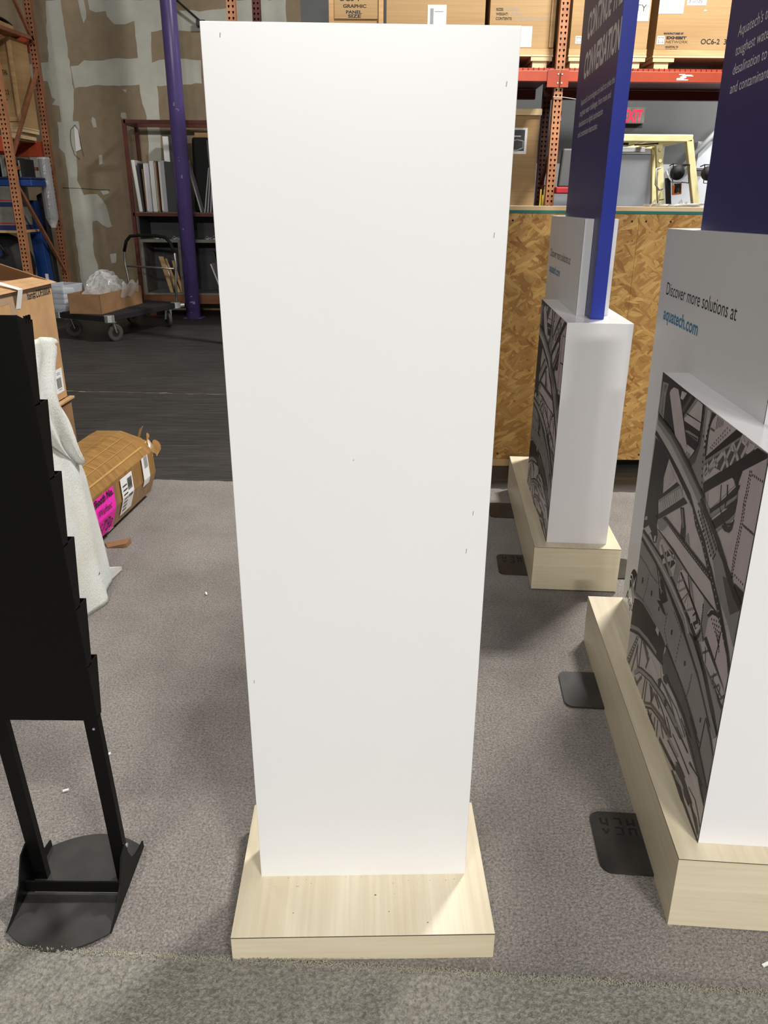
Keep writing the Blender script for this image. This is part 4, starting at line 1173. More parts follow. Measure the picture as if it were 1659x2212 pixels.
board('grey_board', 'tall dark grey panel with white edge rising above the white boards', 'panel', 'charcoal', -3.17, .24, 1.42, 2.43, y0=12.0, y1=12.12, group=gB, trim='whiteb', bev=.002)
board('tan_board', 'tall tan panel at the rear of shelf under the top rail', 'panel', 'card', -2.74, .40, 1.42, 2.47, y0=12.12, y1=12.15, group=gB, bev=.002)
board('black_board', 'tall black curved corner panel right of the purple column', 'panel', 'blackm', -2.78, .24, 1.42, 2.40, y0=11.95, y1=12.1, lean=.03, group=gB, bev=.03)
board('silver_board', 'silver edged board leaning against the tall black panel', 'panel', 'frame', -2.63, .02, 1.42, 2.1, lean=-.16, y0=11.66, y1=11.85, group=gB, bev=.002)
for i in range(4):
    board('silver_board', ('first', 'second', 'third', 'fourth')[i]+' silver edged board of the fanned row right of the black panel', 'panel', 'frame', -2.58+.04*i, .016, 1.42, 2.0+.06*i, lean=.10-.01*i, y0=11.66+.01*i, y1=11.85, group=gB, bev=.002)
for i in range(3):
    board('silver_board', ('left', 'middle', 'right')[i]+' grey edged board standing tall behind the fanned silver boards', 'panel', 'greyboard', -2.50+.035*i, .016, 1.42, 2.36-.03*i, lean=-.03, y0=11.90, y1=11.94, group=gB, bev=.002)
gC = 'offcuts in the rack cubbies'
for i, (x, ln, wd) in enumerate(((-3.17, -.13, .07), (-3.09, -.16, .06), (-3.03, -.10, .04))):
    board('wood_offcut', ('widest', 'middle', 'narrowest')[i]+' brown board offcut leaning in the cubby behind the dolly handle', 'offcut', 'pine', x, wd, .316, .82-.03*i, lean=ln, y0=11.7+.03*i, y1=11.72+.03*i, group=gC, bev=.002)
for x, x2, lb_ in ((-3.10, -3.24, 'grey metal pole leaning across brown offcuts in the cubby'), (-2.29, -2.14, 'pale metal pole leaning in the cubby right of the column')):
    o = thing('metal_pole', lb_, 'pole', (x, 11.68, .315), group=gC); MB().tube([(x, 11.672, .316), (x2, 11.75, .86)], .014, 10).build('tube', 'steel', o, smooth=True); MB().tube([(x+.006, 11.669, .315), (x-.01, 11.68, .36)], .018, 10).build('end_cap', 'blackm', o)
board('white_board', 'white edged panel leaning in the cubby just right of column', 'panel', 'whiteb', -2.42, .02, .316, .72, lean=-.14, y0=11.70, y1=12.0, group=gC, bev=.002)
board('dark_board', 'dark panel leaning in the cubby behind the white edged one', 'panel', 'charcoal', -2.46, .03, .316, .88, lean=-.13, y0=12.02, y1=12.1, group=gC, bev=.002)
for i, (x, y, s) in enumerate(((-3.28, 11.72, .12), (-3.03, 11.71, .10), (-2.92, 11.74, .14), (-2.56, 11.72, .10), (-2.45, 11.73, .13))):
    o = thing('metal_bracket', ('flat bent', 'small shiny', 'upright shiny', 'dull', 'loosely coiled')[i]+' metal fitting lying on the cubby top of the rack', 'fitting', (x, y, 1.056), group='metal fittings on the cubby top')
    MB().tube([(x-s/2, y, 1.062), (x-s*.2, y+.02, 1.056+s*.45), (x+s*.15, y-.01, 1.07), (x+s/2, y+.01, 1.056+s*.3)], .009, 8).build('rod', 'galv', o, smooth=True); MB().box(x-s*.6, x+s*.5, y+.02, y+.05, 1.057, 1.071).build('flange', 'galv', o)

# ================================================================ platform dolly and what it carries
dl = thing('platform_dolly', 'black carpeted platform dolly with silver hoop handle and casters', 'dolly', (-3.3, 9.9, -.006))
N_, R_, Lf = Vector((-3.239, 9.173, 0)), Vector((-2.782, 10.62, 0)), Vector((-4.0, 9.55, 0)); Fr = R_+Lf-N_
zd = .304
MB().hexa([p+Vector((0, 0, .238)) for p in (N_, R_, Fr, Lf)], [p+Vector((0, 0, zd)) for p in (N_, R_, Fr, Lf)]).build('deck', 'dark', dl, bevel=.006)
for p in (N_, R_, Fr, Lf):
    q = p+((N_+Fr)/2-p).normalized()*.05; MB().tube([q+Vector((0, 0, .232)), q+Vector((0, 0, .309))], .062, 8).build('corner_bracket', 'galv', dl, bevel=.004)
def caster(p, a):
    fk = MB(); d = Vector((math.cos(a), math.sin(a), 0)); s = Vector((-d.y, d.x, 0)); c = p+d*.03+Vector((0, 0, .095))
    for k in (-1, 1): fk.bar(c+s*.032*k, p+s*.032*k+Vector((0, 0, .215)), .03, .006, d)
    fk.box(p.x-.05, p.x+.05, p.y-.05, p.y+.05, .212, .238); f_ = fk.build('caster', 'galv', dl)
    MB().tube([c-s*.022, c-s*.018, c+s*.018, c+s*.022], [.086, .1, .1, .086], 24).build('wheel', 'rubber', f_); MB().tube([c-s*.024, c+s*.024], .05, 16).build('wheel_hub', 'blackm', f_)
for f, a in ((N_, .9), (R_, 2.2), (Fr, 1.2), (Lf, .5)): caster(f+((N_+Fr)/2-f).normalized()*.16, a)
h0, h1 = R_+(N_-R_).normalized()*.05+Vector((0, 0, 0)), Fr+(Lf-Fr).normalized()*.05
ht = [(0, .305), (-.02, .56), (-.06, .78), (-.05, .93), (.02, 1.06), (.12, 1.125), (.3, 1.14), (.7, 1.14), (.88, 1.125), (.98, 1.06), (1.05, .93), (1.06, .78), (1.02, .56), (1.0, .305)]
H = [h0+(h1-h0)*a*.93+Vector((0, 0, z)) for a, z in ht]
MB().tube(H, .017, 12).build('handle', 'steel', dl, smooth=True); MB().tube(H[3:11], .021, 12).build('handle_grip', 'blackm', dl, smooth=True)
MB().tube([h0+(h1-h0)*-.02+Vector((0, 0, .74)), h0+(h1-h0)*.95+Vector((0, 0, .74))], .013, 10).build('handle_bar', 'steel', dl, smooth=True)
MB().tube([R_+Vector((.02, -.05, .27)), R_+Vector((.06, .0, .27))], .03, 12).build('handle_socket', 'galv', dl)
bN, bL, bR = Vector((-3.368, 9.327, zd+.002)), Vector((-3.768, 9.383, zd+.002)), Vector((-3.213, 10.45, zd+.002)); bF = bL+bR-bN; hh = Vector((0, 0, .23))
tr = thing('tray_carton', 'low open brown cardboard tray on the dolly holding plastic film', 'box', tuple(bN))
def wall(p, q, inn): d = (inn).normalized()*.006; return [p, q, q+d, p+d]
for p, q, inn in ((bN, bL, bR-bN), (bN, bR, bL-bN), (bL, bF, bN-bL), (bR, bF, bN-bR)):
    c = wall(p, q, inn); MB().hexa(c, [v+hh for v in c]).build('side_wall', 'card_d', tr, bevel=.001)
MB().hexa([bN, bR, bF, bL], [v+Vector((0, 0, .006)) for v in (bN, bR, bF, bL)]).build('bottom', 'card_d', tr)
pf = thing('plastic_film', 'crumpled clear plastic film bag heaped in the brown cardboard tray', 'plastic bag', (-3.4, 9.9, .33))
def crumple(u, v):
    a = u*6.28319; r_ = (1-v)**.6; n1 = math.sin(5*a+3*v*4)+.6*math.sin(11*a-9*v); n2 = math.sin(7*a+13*v)+.5*math.cos(17*a+5*v)
    c = (bN+bF)/2; ax = (bR-bN)*.46; ay = (bL-bN)*.44; p = c+ax*(math.cos(a)*r_*(1+.08*n1))+ay*(math.sin(a)*r_*(1+.08*n1))
    return (p.x+.02*n2*v, p.y-.10*v, .40+.36*v**.75*(1+.05*n1)+.025*n2*(v*(1-v)*4))
MB().grid(crumple, 72, 16).build('film_heap', 'film', pf, smooth=False)
def spill(u, v): s = bN+(bR-bN)*(.45+.42*u); return (s.x+.02+.03*math.sin(v*3.1), s.y-.02+.02*math.sin(u*9+v*5), .545+.07*math.sin(v*3.14+.6)*(1+.4*math.sin(u*13))-.13*max(0, v-.45)*(1-abs(u-.4)))
MB().grid(spill, 16, 10).build('film_overhang', 'film', pf)
tb = thing('plastic_tub', 'clear plastic tub of folded white cloths on dolly behind the carton', 'tub', (-4.03, 9.75, zd))
c0 = Vector((-3.90, 9.60, zd+.001)); dx = (Lf-N_).normalized(); dy = (R_-N_).normalized()
lo = [c0, c0+dx*.26, c0+dx*.26+dy*.30, c0+dy*.30]; hi = [c0-dx*.03-dy*.03+Vector((0, 0, .30)), c0+dx*.29-dy*.03+Vector((0, 0, .30)), c0+dx*.29+dy*.33+Vector((0, 0, .30)), c0-dx*.03+dy*.33+Vector((0, 0, .30))]
MB().add(lo+hi, [(3, 2, 1, 0), (0, 1, 5, 4), (1, 2, 6, 5), (2, 3, 7, 6), (3, 0, 4, 7)]).build('tub_body', 'tub', tb, solid=.003)
MB().tube(hi+[hi[0]], .008, 6).build('tub_rim', 'tub', tb)
for i in range(4):
    o = thing('folded_cloth', ('lowest', 'second', 'third', 'topmost')[i]+' folded white cloth in the stack inside the plastic tub', 'cloth', tuple(c0+Vector((0, 0, .01+.062*i))), group='cloths in the tub')
    MB().hexa([p+Vector((0, 0, .012+.062*i)) for p in (c0+dx*.03+dy*.03, c0+dx*.23+dy*.03, c0+dx*.23+dy*.26, c0+dx*.03+dy*.26)], [p+Vector((0, 0, .07+.062*i)) for p in (c0+dx*.03+dy*.03, c0+dx*.23+dy*.03, c0+dx*.22+dy*.26, c0+dx*.04+dy*.26)]).build('cloth_body', 'cloth', o, bevel=.022)

# ================================================================ pallet racking
def upright(parent, x, y, z0, z1, w_=.09, d=.08, face=1, mat='orange', pitch=.0508):
    """perforated steel column with teardrop slots in its front"""
    mb = MB(); yf = y; n = int((z1-z0)/pitch)
    def tear(cx, cz): return [(cx-.009, cz+.010), (cx+.009, cz+.010), (cx+.010, cz+.002), (cx+.004, cz-.014), (cx-.004, cz-.014), (cx-.010, cz+.002)]
    outer = [(x-w_/2, 0), (x+w_/2, 0), (x+w_/2, pitch), (x-w_/2, pitch)]; holes = [tear(x-.021, pitch/2), tear(x+.021, pitch/2)]
    loops = [[Vector((a*1000, b_*1000, 0)) for a, b_ in q] for q in [outer]+holes]; flat = [(a, b_) for q in [outer]+holes for a, b_ in q]; tri = tessellate_polygon(loops)
    for i in range(n): mb.add([(a, yf, z0+i*pitch+b_) for a, b_ in flat], [tuple(t) for t in tri])
    zt = z0+n*pitch
    for sx in (-1, 1): mb.add([(x+sx*w_/2, yf, z0), (x+sx*w_/2, yf+d, z0), (x+sx*w_/2, yf+d, zt), (x+sx*w_/2, yf, zt)], [(0, 1, 2, 3)])
    mb.mi = 1; mb.add([(x-w_/2+.001, yf+d-.02, z0), (x+w_/2-.001, yf+d-.02, z0), (x+w_/2-.001, yf+d-.02, zt), (x-w_/2+.001, yf+d-.02, zt)], [(0, 1, 2, 3)])
    o = mb.build('upright_post', [mat, 'blackm'], parent, keep=True); bx('foot_plate', mat, o, x-w_/2-.02, x+w_/2+.02, y-.02, y+d+.02, z0, z0+.008); return o
def beam(parent, x0, x1, y, z0, z1, mat, th=.05):
    b_ = bx('beam', mat, parent, x0, x1, y, y+th, z0, z1, .004); bx('beam_step', mat, b_, x0, x1, y+th, y+th+.02, z0, z1-.03, 0); return b_
lk = thing('pallet_rack', 'orange perforated pallet rack frame at the drywall holding crates', 'rack', (-5.6, 10.9, -.006))
LX = -4.615
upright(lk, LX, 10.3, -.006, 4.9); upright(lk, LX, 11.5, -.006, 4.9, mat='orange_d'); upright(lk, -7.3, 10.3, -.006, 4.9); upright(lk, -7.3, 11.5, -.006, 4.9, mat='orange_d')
for p, q in (((LX+.02, 10.38, 1.93), (LX+.02, 11.5, 1.95)), ((LX+.02, 10.38, 1.72), (LX+.02, 11.5, .62)), ((LX+.02, 10.38, 2.08), (LX+.02, 11.5, 3.15)), ((LX+.02, 10.38, 4.5), (LX+.02, 11.5, 3.45)), ((LX+.02, 10.38, 3.45), (LX+.02, 11.5, 3.5)), ((LX+.02, 10.38, .3), (LX+.02, 11.5, .3))):
    MB().bar(p, q, .035, .042).build('brace', 'orange_d', lk)
for z in (2.11, 3.35): beam(lk, -7.3, LX-.045, 10.3, z, z+.17, 'beam'); beam(lk, -7.3, LX-.045, 11.53, z, z+.19, 'beam')
for z in (2.285, 3.53):
    for k in range(9): bx('deck_slat', 'pine', lk, -7.2+.28*k, -7.2+.28*k+.2, 10.36, 11.53, z-.004, z+.014, .002)
MB().box(-6.9, -4.66, 10.45, 11.4, .30, .33).build('low_deck', 'pine', lk)
def skid_crate(label, x0, x1, y0, y1, z0, z1, loc=None, frame=False, skid=True, group=None, base=True, kids=None):
    o = thing('wooden_crate', label, 'crate', ((x0+x1)/2, (y0+y1)/2, z0), group=group)
    zb = z0+(.115 if skid else 0)
    bx('front_panel', 'ply_x', o, x0, x1, y0, y0+.015, zb+(.075 if base else 0), z1, .002); bx('back_panel', 'ply_x', o, x0, x1, y1-.015, y1, zb, z1, .002)
    bx('side_panel', 'ply_y', o, x0, x0+.015, y0+.0155, y1-.0155, zb, z1, .002); bx('side_panel', 'ply_y', o, x1-.015, x1, y0+.0155, y1-.0155, zb, z1, .002); bx('lid', 'ply_x', o, x0, x1, y0, y1, z1, z1+.018, .002)
    if base: bx('base_rail', 'pine', o, x0-.005, x1+.005, y0-.006, y0+.03, zb+.018, zb+.073, .002)
    bx('floor_panel', 'pine_l', o, x0-.008, x1+.008, y0-.008, y1, zb, zb+.017, .002)
    if skid:
        for xx in (x0+.02, x1-.20): bx('skid_board', 'pine_l', o, xx-.02, xx+.20, y0-.004, y1, z0+.075, zb-.001, .002); bx('skid_runner', 'pine_l', o, xx, xx+.15, y0+.01, y1, z0, z0+.074, .003)
    if frame:
        for a in (x0, x1-.05): bx('corner_batten', 'pine', o, a, a+.05, y0-.018, y0-.0005, zb+.08, z1, .002)
        bx('batten', 'pine', o, x0+.05, x1-.05, y0-.018, y0-.0005, zb+.08, zb+.13, .002)
    return o
cr = skid_crate('plywood crate with black stencil letters on the left orange rack', -5.7, -4.68, 11.0, 11.48, 2.30, 3.42, frame=True)
X_, Z_ = (1, 0, 0), (0, 0, 1)
text(cr, 'ER', 'ink', (-4.875, 10.981, 3.135), X_, Z_, .075, .05, bold=.001); text(cr, 'ENTAL', 'ink', (-4.885, 10.981, 3.022), X_, Z_, .075, .118, bold=.001); text(cr, 'DC 2', 'ink', (-4.876, 10.981, 2.80), X_, Z_, .075, .085, bold=.001); bx('handwritten_dash', 'ink', cr, -4.85, -4.82, 10.981, 10.983, 2.74, 2.746, 0)
o = tag(MB().grid(lambda u, v: (-5.6+.85*u, 10.5+.8*v, 3.608+.22*math.sin(3.14*u)*math.sin(3.14*v)+.03*math.sin(17*u+5*v)), 20, 14).build('wrapped_bundle', 'charcoal', None, smooth=True, solid=.01), 'dark plastic wrapped bundle on the top level of left rack', 'bundle')
bx('pallet', 'pine', None, -5.6, -4.75, 10.5, 11.3, 3.545, 3.60); tag(bpy.data.objects['pallet'], 'small wooden board pallet under the dark wrapped bundle', 'pallet')
gL = 'goods stacked in the lower bay of the left rack'
def product(label, x0, x1, y0, y1, z0, z1, band, stripe):
    o = thing('product_box', label, 'box', ((x0+x1)/2, y0, z0), group=gL); bx('box_body', 'greyboard', o, x0, x1, y0, y1, z0, z1, .004)
    h = z1-z0; bx('colour_band', band, o, x0-.001, x1+.001, y0-.002, y1, z0, z0+h*.22, 0); bx('stripe', stripe, o, x0, x1, y0-.003, y0-.0005, z0+h*.28, z0+h*.33, 0)
    mb = MB()
    for i in range(4): mb.box(x0+.06+.09*i, x0+.11+.09*i, y0-.003, y0-.0005, z0+h*.5, z0+h*(.62+.08*(i % 2)))
    mb.build('print', 'pale_ink', o)
bx('rack_shelf', 'pine', lk, -6.9, -4.67, 10.4, 11.0, 1.17, 1.20)
product('white product box with navy band and red stripe, lowest in stack', -5.35, -4.72, 10.42, 10.95, 1.20, 1.48, 'navyc', 'red')
product('white product box with blue band, middle of the stack behind post', -5.36, -4.72, 10.44, 10.95, 1.482, 1.72, 'navyc', 'red')
o = thing('blue_case', 'long blue case lying on the white product boxes', 'case', (-5.0, 10.6, 1.722), group=gL); bx('case_body', 'bluec', o, -5.6, -4.45, 10.46, 10.9, 1.722, 1.80, .01); bx('case_lid', 'navyc', o, -5.6, -4.45, 10.46, 10.9, 1.803, 1.83, .008)
for i in range(6):
    o = thing('display_board', ('first', 'second', 'third', 'fourth', 'fifth', 'sixth')[i]+' narrow edged panel from the left standing on the blue case', 'panel', (-5.15+.11*i, 10.5, 1.831), group=gL); bx('sheet', ('greyboard', 'charcoal', 'blackm')[i % 3], o, -5.15+.11*i, -5.10+.11*i, 10.5, 10.85, 1.831, 2.08-.02*(i % 3), .003); bx('edge_strip', 'galv', o, -5.15+.11*i, -5.13+.11*i, 10.496, 10.4995, 1.831, 2.06-.02*(i % 3), 0)
o = thing('wrapped_tube', 'clear plastic wrapped white tube hanging beside the product boxes', 'tube', (-4.5, 11.0, 1.35), group=gL); MB().tube([(-4.47, 11.0, 1.34), (-4.49, 11.02, 2.06)], .07, 14).build('roll', 'charcoal', o, smooth=True); MB().tube([(-4.47, 11.0, 1.22), (-4.475, 11.0, 1.34), (-4.49, 11.02, 2.08)], [.03, .082, .08], 14).build('film_wrap', 'film', o)
o = thing('blue_board', 'tall blue panel standing upright behind the orange rack post', 'panel', (-4.72, 11.1, .33), group=gL); MB().hexa([(-4.80, 11.05, .33), (-4.64, 11.05, .33), (-4.64, 11.2, .33), (-4.80, 11.2, .33)], [(-4.84, 11.05, 1.56), (-4.70, 11.05, 1.56), (-4.70, 11.2, 1.56), (-4.84, 11.2, 1.56)]).build('sheet', 'bluec', o, bevel=.004); MB().box(-4.70, -4.66, 11.04, 11.049, .5, .62).build('white_tag', 'paper', o)
o = thing('padded_board', 'black padded panel standing beside the tall blue panel', 'panel', (-4.6, 11.25, .33), group=gL); MB().hexa([(-4.72, 11.22, .33), (-4.63, 11.22, .33), (-4.63, 11.36, .33), (-4.72, 11.36, .33)], [(-4.74, 11.22, 1.62), (-4.66, 11.22, 1.66), (-4.66, 11.36, 1.66), (-4.74, 11.36, 1.62)]).build('padding', 'blackm', o, bevel=.01); MB().tube([(-4.66, 11.21, 1.5), (-4.645, 11.21, .9)], .01, 8).build('edge_cord', 'blackm', o)
o = thing('black_bag', 'large black bag slumped on the low deck of left rack', 'bag', (-5.0, 10.5, .33), group=gL); MB().ball((-5.1, 10.75, .75), .42, 20, 12, (.95, .7, 1.0)).build('bag_body', 'blackm', o, smooth=True); MB().tube([(-5.3, 10.46, .9), (-5.2, 10.42, 1.08), (-5.0, 10.42, 1.08), (-4.9, 10.46, .9)], .012, 8).build('handle', 'blackm', o)
for i, (x, z) in enumerate(((-5.02, 1.0), (-4.96, .93), (-5.05, .9))):
    o = thing('cloth_roll', ('upper', 'lower', 'rear')[i]+' rolled white cloth with blue trim piled above the carton flap', 'cloth', (x, 10.28, z-.05), group='rolled cloths'); MB().tube([(x-.2, 10.35, z), (x+.04, 10.28, z+.01)], .05, 14).build('roll', 'cloth', o, smooth=True); MB().tube([(x+.03, 10.283, z+.0095), (x+.045, 10.279, z+.0105)], .052, 14).build('trim_band', 'navyc', o)

rk = thing('pallet_rack', 'orange and red pallet rack across the back loaded with plywood crates', 'rack', (1.0, 9.6, -.006))
for x in (-1.575, 1.765, 4.55):
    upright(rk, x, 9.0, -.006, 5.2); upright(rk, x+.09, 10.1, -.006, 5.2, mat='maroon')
    for p, q in (((x+.05, 9.08, 2.45), (x+.10, 10.1, 3.3)), ((x+.05, 9.08, 1.72), (x+.10, 10.1, 1.76)), ((x+.05, 9.08, 2.4), (x+.10, 10.1, 1.8))): MB().bar(p, q, .035, .042).build('brace', 'maroon', rk)
for x0, x1 in ((-1.53, 1.72), (1.81, 4.505)):
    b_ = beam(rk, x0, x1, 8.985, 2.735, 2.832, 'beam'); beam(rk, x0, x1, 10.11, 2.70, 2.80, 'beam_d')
    bx('deck_front_lip', 'beam', rk, x0, x1, 9.03, 9.035, 2.834, 2.862, 0)
    n = int((x1-x0)/.054)
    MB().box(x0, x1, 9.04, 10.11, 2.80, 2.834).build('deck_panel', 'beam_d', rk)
    for k in range(n): MB().box(x0+.054*k, x0+.054*k+.006, 9.022, 9.03, 2.834, 2.866).build('deck_wire', 'beam_d', rk)
    for xx in (x0, x1-.05): bx('end_plate', 'beam', rk, xx-.035 if xx > x0 else xx-.04, xx+.085 if xx > x0 else xx+.045, 8.975, 8.984, 2.68, 2.84, .002)
mb = MB()
for i in range(9): a, z = 2.94+rnd.uniform(0, .12), 2.755+.006*i; mb.box(a, a+rnd.uniform(.05, .12), 8.9838, 8.9846, z, z+.008)
mb.build('torn_sticker', 'paper', rk, kind='stuff')
mb = MB()
for x in (1.745, 1.785):
    for z in (2.80, 2.72): mb.tube([(x, 8.97, z), (x, 8.976, z)], .008, 8)
mb.build('bolt', 'galv', rk, kind='stuff')
Y = 9.15; Zc = 2.866
c1 = skid_crate('narrow plywood crate stencilled for a graphic panel, leftmost on right rack', -.606, -.05, Y, 10.0, Zc, 4.2, frame=True, group='crates on the right rack')
bx('stencil_board', 'ply_x', c1, -.55, -.11, Y-.012, Y-.0005, 3.30, 4.1, .001)
for s, x, z, wd in (('OC6-1', -.50, 3.455, .2), ('GRAPHIC', -.46, 3.397, .235), ('PANEL', -.43, 3.345, .16), ('SIZE', -.41, 3.310, .13)): text(c1, s, 'ink', (x, Y-.0126, z), X_, Z_, .062 if s == 'OC6-1' else .04, wd, bold=.0012)
text(c1, 'CONTENTS', 'ink', (-.47, Y-.001, 3.222), X_, Z_, .04, .26, bold=.0012)
c2_ = skid_crate('wide plywood crate with one taped photo sheet, behind the white slab', -.02, .985, Y, 10.05, Zc, 4.3, group='crates on the right rack')
p_ = bx('taped_photo', 'paper', c2_, .40, .59, Y-.002, Y-.0004, 3.18, 3.43, 0); bx('photo_print', 'pale_ink', p_, .425, .46, Y-.0026, Y-.002, 3.18, 3.40, 0); bx('photo_detail', 'ink', p_, .47, .56, Y-.0026, Y-.002, 3.37, 3.374, 0)
c3 = skid_crate('plywood crate stencilled size weight contents beside the perforated post', 1.035, 1.70, Y, 10.05, Zc, 4.3, group='crates on the right rack')
for s, z, ex in (('SIZE:', 3.384, '48.25.48'), ('WEIGHT:', 3.344, '206 lb'), ('CONTENTS:', 3.304, 'w/ Gray Bottom Whole 9 4')):
    wd = {'SIZE:': .075, 'WEIGHT:': .125, 'CONTENTS:': .165}[s]; text(c3, s, 'ink', (1.095, Y-.0006, z), X_, Z_, .034, wd, bold=.001); text(c3, ex, 'pale_ink', (1.115+wd, Y-.0006, z), X_, Z_, .04, .13 if wd < .15 else .36, shear=.3)
p_ = bx('packing_list', 'paper', c3, 1.33, 1.474, Y-.002, Y-.0004, 3.065, 3.25, 0)
for i in range(5): text(p_, ('box 1', 'brace', 'rails', 'feet', 'total')[i], 'pale_ink', (1.40, Y-.0022, 3.22-.033*i), X_, Z_, .02)
bx('corner_batten', 'pine', c3, 1.655, 1.70, Y-.018, Y-.0005, 3.06, 4.3, .002)
c4 = skid_crate('plywood crate with a square logo half behind the blue fin', 1.87, 2.665, Y, 10.05, Zc, 4.3, group='crates on the right rack')
def logo(o, x, z, s):
    q = bx('logo_sticker', 'paper', o, x, x+s, Y-.0016, Y-.0004, z, z+s, 0); mb = MB(); a, b_, w_ = x+s*.22, x+s*.80, s*.05
    for aa in (a, b_): mb.box(aa-w_/2, aa+w_/2, Y-.0022, Y-.0016, z+s*.16, z+s*.84)
    for bb in (z+s*.22, z+s*.78): mb.box(x+s*.16, x+s*.86, Y-.0022, Y-.0016, bb-w_/2, bb+w_/2)
    mb.build('square_mark', 'ink', q)
logo(c4, 1.925, 3.10, .068)
p_ = bx('packing_list', 'paper', c4, 2.30, 2.65, Y-.002, Y-.0004, 3.303, 3.56, 0); text(p_, 'QTY', 'ink', (2.43, Y-.0022, 3.39), X_, Z_, .085, .19)
c5 = skid_crate('wide plywood crate with square logo and stencilled code beside the nearest blue fin', 2.745, 3.86, Y, 10.05, Zc, 4.3, group='crates on the right rack')
logo(c5, 2.763, 3.10, .075)
for s, x, z, sz, wd, bo in (('MANUFACTURED BY', 2.825, 3.190, .022, .205, .0014), ('EXHIBIT', 2.857, 3.148, .034, .205, .002), ('NETWORK', 2.857, 3.112, .034, .225, .0), ('HOUSTON, TX', 2.857, 3.070, .024, .135, .0012), ('713-290-4212', 2.862, 3.046, .022, .12, .001), ('OC6-2  3', 3.215, 3.106, .066, .265, .0012)):
    text(c5, s, 'ink', (x, Y-.0008, z), X_, Z_, sz, wd, bold=bo)
p_ = bx('packing_list', 'paper', c5, 2.745, 2.995, Y-.002, Y-.0004, 3.37, 3.72, 0)
for i, s in enumerate(('Total qty frames', 'Exhibit base: 07/2024', 'Extra hanger: Mirrus', 'Extra doors: d/10037', 'Qty: 1', 'Total')): text(p_, s, 'pale_ink', (2.765, Y-.0023, 3.52-.027*i), X_, Z_, .026)
p_ = bx('handwritten_note', 'paper', c5, 3.022, 3.217, Y-.002, Y-.0004, 3.445, 3.60, 0); text(p_, '5 units', 'ink', (3.035, Y-.0023, 3.465), X_, Z_, .055, .14, shear=.25)
bx('tape_scrap', 'paper', c5, 3.205, 3.23, Y-.002, Y-.0004, 3.395, 3.408, 0)
lc = skid_crate('tall plywood crate with a taped chair photo on the floor, right of slab', .95, 1.698, 9.6, 10.05, -.006, 2.53, skid=False, base=False)
bx('lid_rail', 'pine_l', lc, .94, 1.715, 9.57, 9.6, 2.48, 2.545, .003); bx('mid_rail', 'ply_x', lc, .95, 1.698, 9.597, 9.6, 1.70, 1.702, 0)
p_ = bx('taped_photo', 'paper', lc, 1.36, 1.572, 9.597, 9.5994, 2.09, 2.356, 0); bx('photo_print', 'charcoal', p_, 1.36, 1.545, 9.596, 9.597, 2.12, 2.335, 0); bx('photo_highlight', 'whiteb', p_, 1.42, 1.50, 9.5952, 9.596, 2.265, 2.277, 0)
MB().tube([(1.40, 9.595, 2.22), (1.46, 9.595, 2.235), (1.53, 9.595, 2.22), (1.53, 9.595, 2.15), (1.46, 9.595, 2.125), (1.40, 9.595, 2.13)], .008, 6).build('photo_outline', 'frame', p_)
o = thing('white_string', 'thin white string tied round the perforated post beside blue fin', 'string', (1.75, 8.99, 2.6)); MB().tube([(1.71, 8.985, 2.595), (1.82, 8.985, 2.592), (2.2, 9.1, 2.56), (2.6, 9.2, 2.57)], .003, 6).build('cord', 'cloth', o)
o = thing('yellow_strap', 'yellow ratchet straps hanging between the rack posts above crate', 'strap', (1.75, 9.5, 1.4))
for x, z in ((1.73, 1.72), (1.755, 1.66), (1.775, 1.75)): MB().hexa([(x, 9.4, .9), (x+.016, 9.4, .9), (x+.016, 9.405, .9), (x, 9.405, .9)], [(x, 9.4, z), (x+.016, 9.4, z), (x+.016, 9.405, z), (x, 9.405, z)]).build('webbing', 'yellow', o)
bx('strap_hook', 'galv', o, 1.72, 1.80, 9.39, 9.42, .86, .9, .004)
bin_ = thing('chair', 'black padded chair back on a red frame behind the far blue fin', 'chair', (1.8, 8.2, 0))
MB().hexa([(1.68, 8.2, 1.72), (2.05, 8.2, 1.72), (2.05, 8.28, 1.72), (1.68, 8.28, 1.72)], [(1.72, 8.3, 2.07), (2.09, 8.3, 2.07), (2.09, 8.38, 2.07), (1.72, 8.38, 2.07)]).build('backrest', 'charcoal', bin_, bevel=.015)
bx('red_frame', 'red', bin_, 1.66, 2.1, 8.18, 8.3, 1.66, 1.72, .01); bx('post', 'blackm', bin_, 1.84, 1.92, 8.2, 8.28, .02, 1.66, .004); bx('foot', 'blackm', bin_, 1.7, 2.06, 8.05, 8.43, -.006, .02, .004)

# ================================================================ strand board crate
oc = thing('strand_board_crate', 'large strand board crate with pine top and teal stripe', 'crate', (1.5, 5.2, -.006))
CY = 4.692
bx('front_panel', 'osb', oc, .69, 1.44, CY, CY+.012, .045, 1.509, .001); bx('front_panel', 'osb', oc, 1.441, 2.30, CY, CY+.012, .045, 1.509, .001); bx('side_panel', 'osb', oc, .69, .702, CY+.0125, 5.6, .045, 1.509, .001); bx('back_panel', 'osb', oc, .69, 2.30, 5.6, 5.612, .045, 1.509, .001); bx('side_panel', 'osb', oc, 2.288, 2.3, CY+.0125, 5.6, .045, 1.509, .001)
bx('teal_edge', 'teal', oc, .686, 2.304, CY-.004, 5.616, 1.509, 1.524, .001); bx('top_plank', 'pine_l', oc, .686, 2.304, CY-.006, 5.618, 1.5242, 1.548, .002)
bx('skid_block', 'pine', oc, .66, .80, CY+.004, 5.6, -.006, .0445, .004); bx('skid_block', 'pine', oc, 2.16, 2.3, CY+.03, 5.6, -.006, .0445, .004); bx('skid_block', 'blackm', oc, 1.3, 1.42, CY+.3, 5.6, -.006, .0445, .004)
mb = MB()
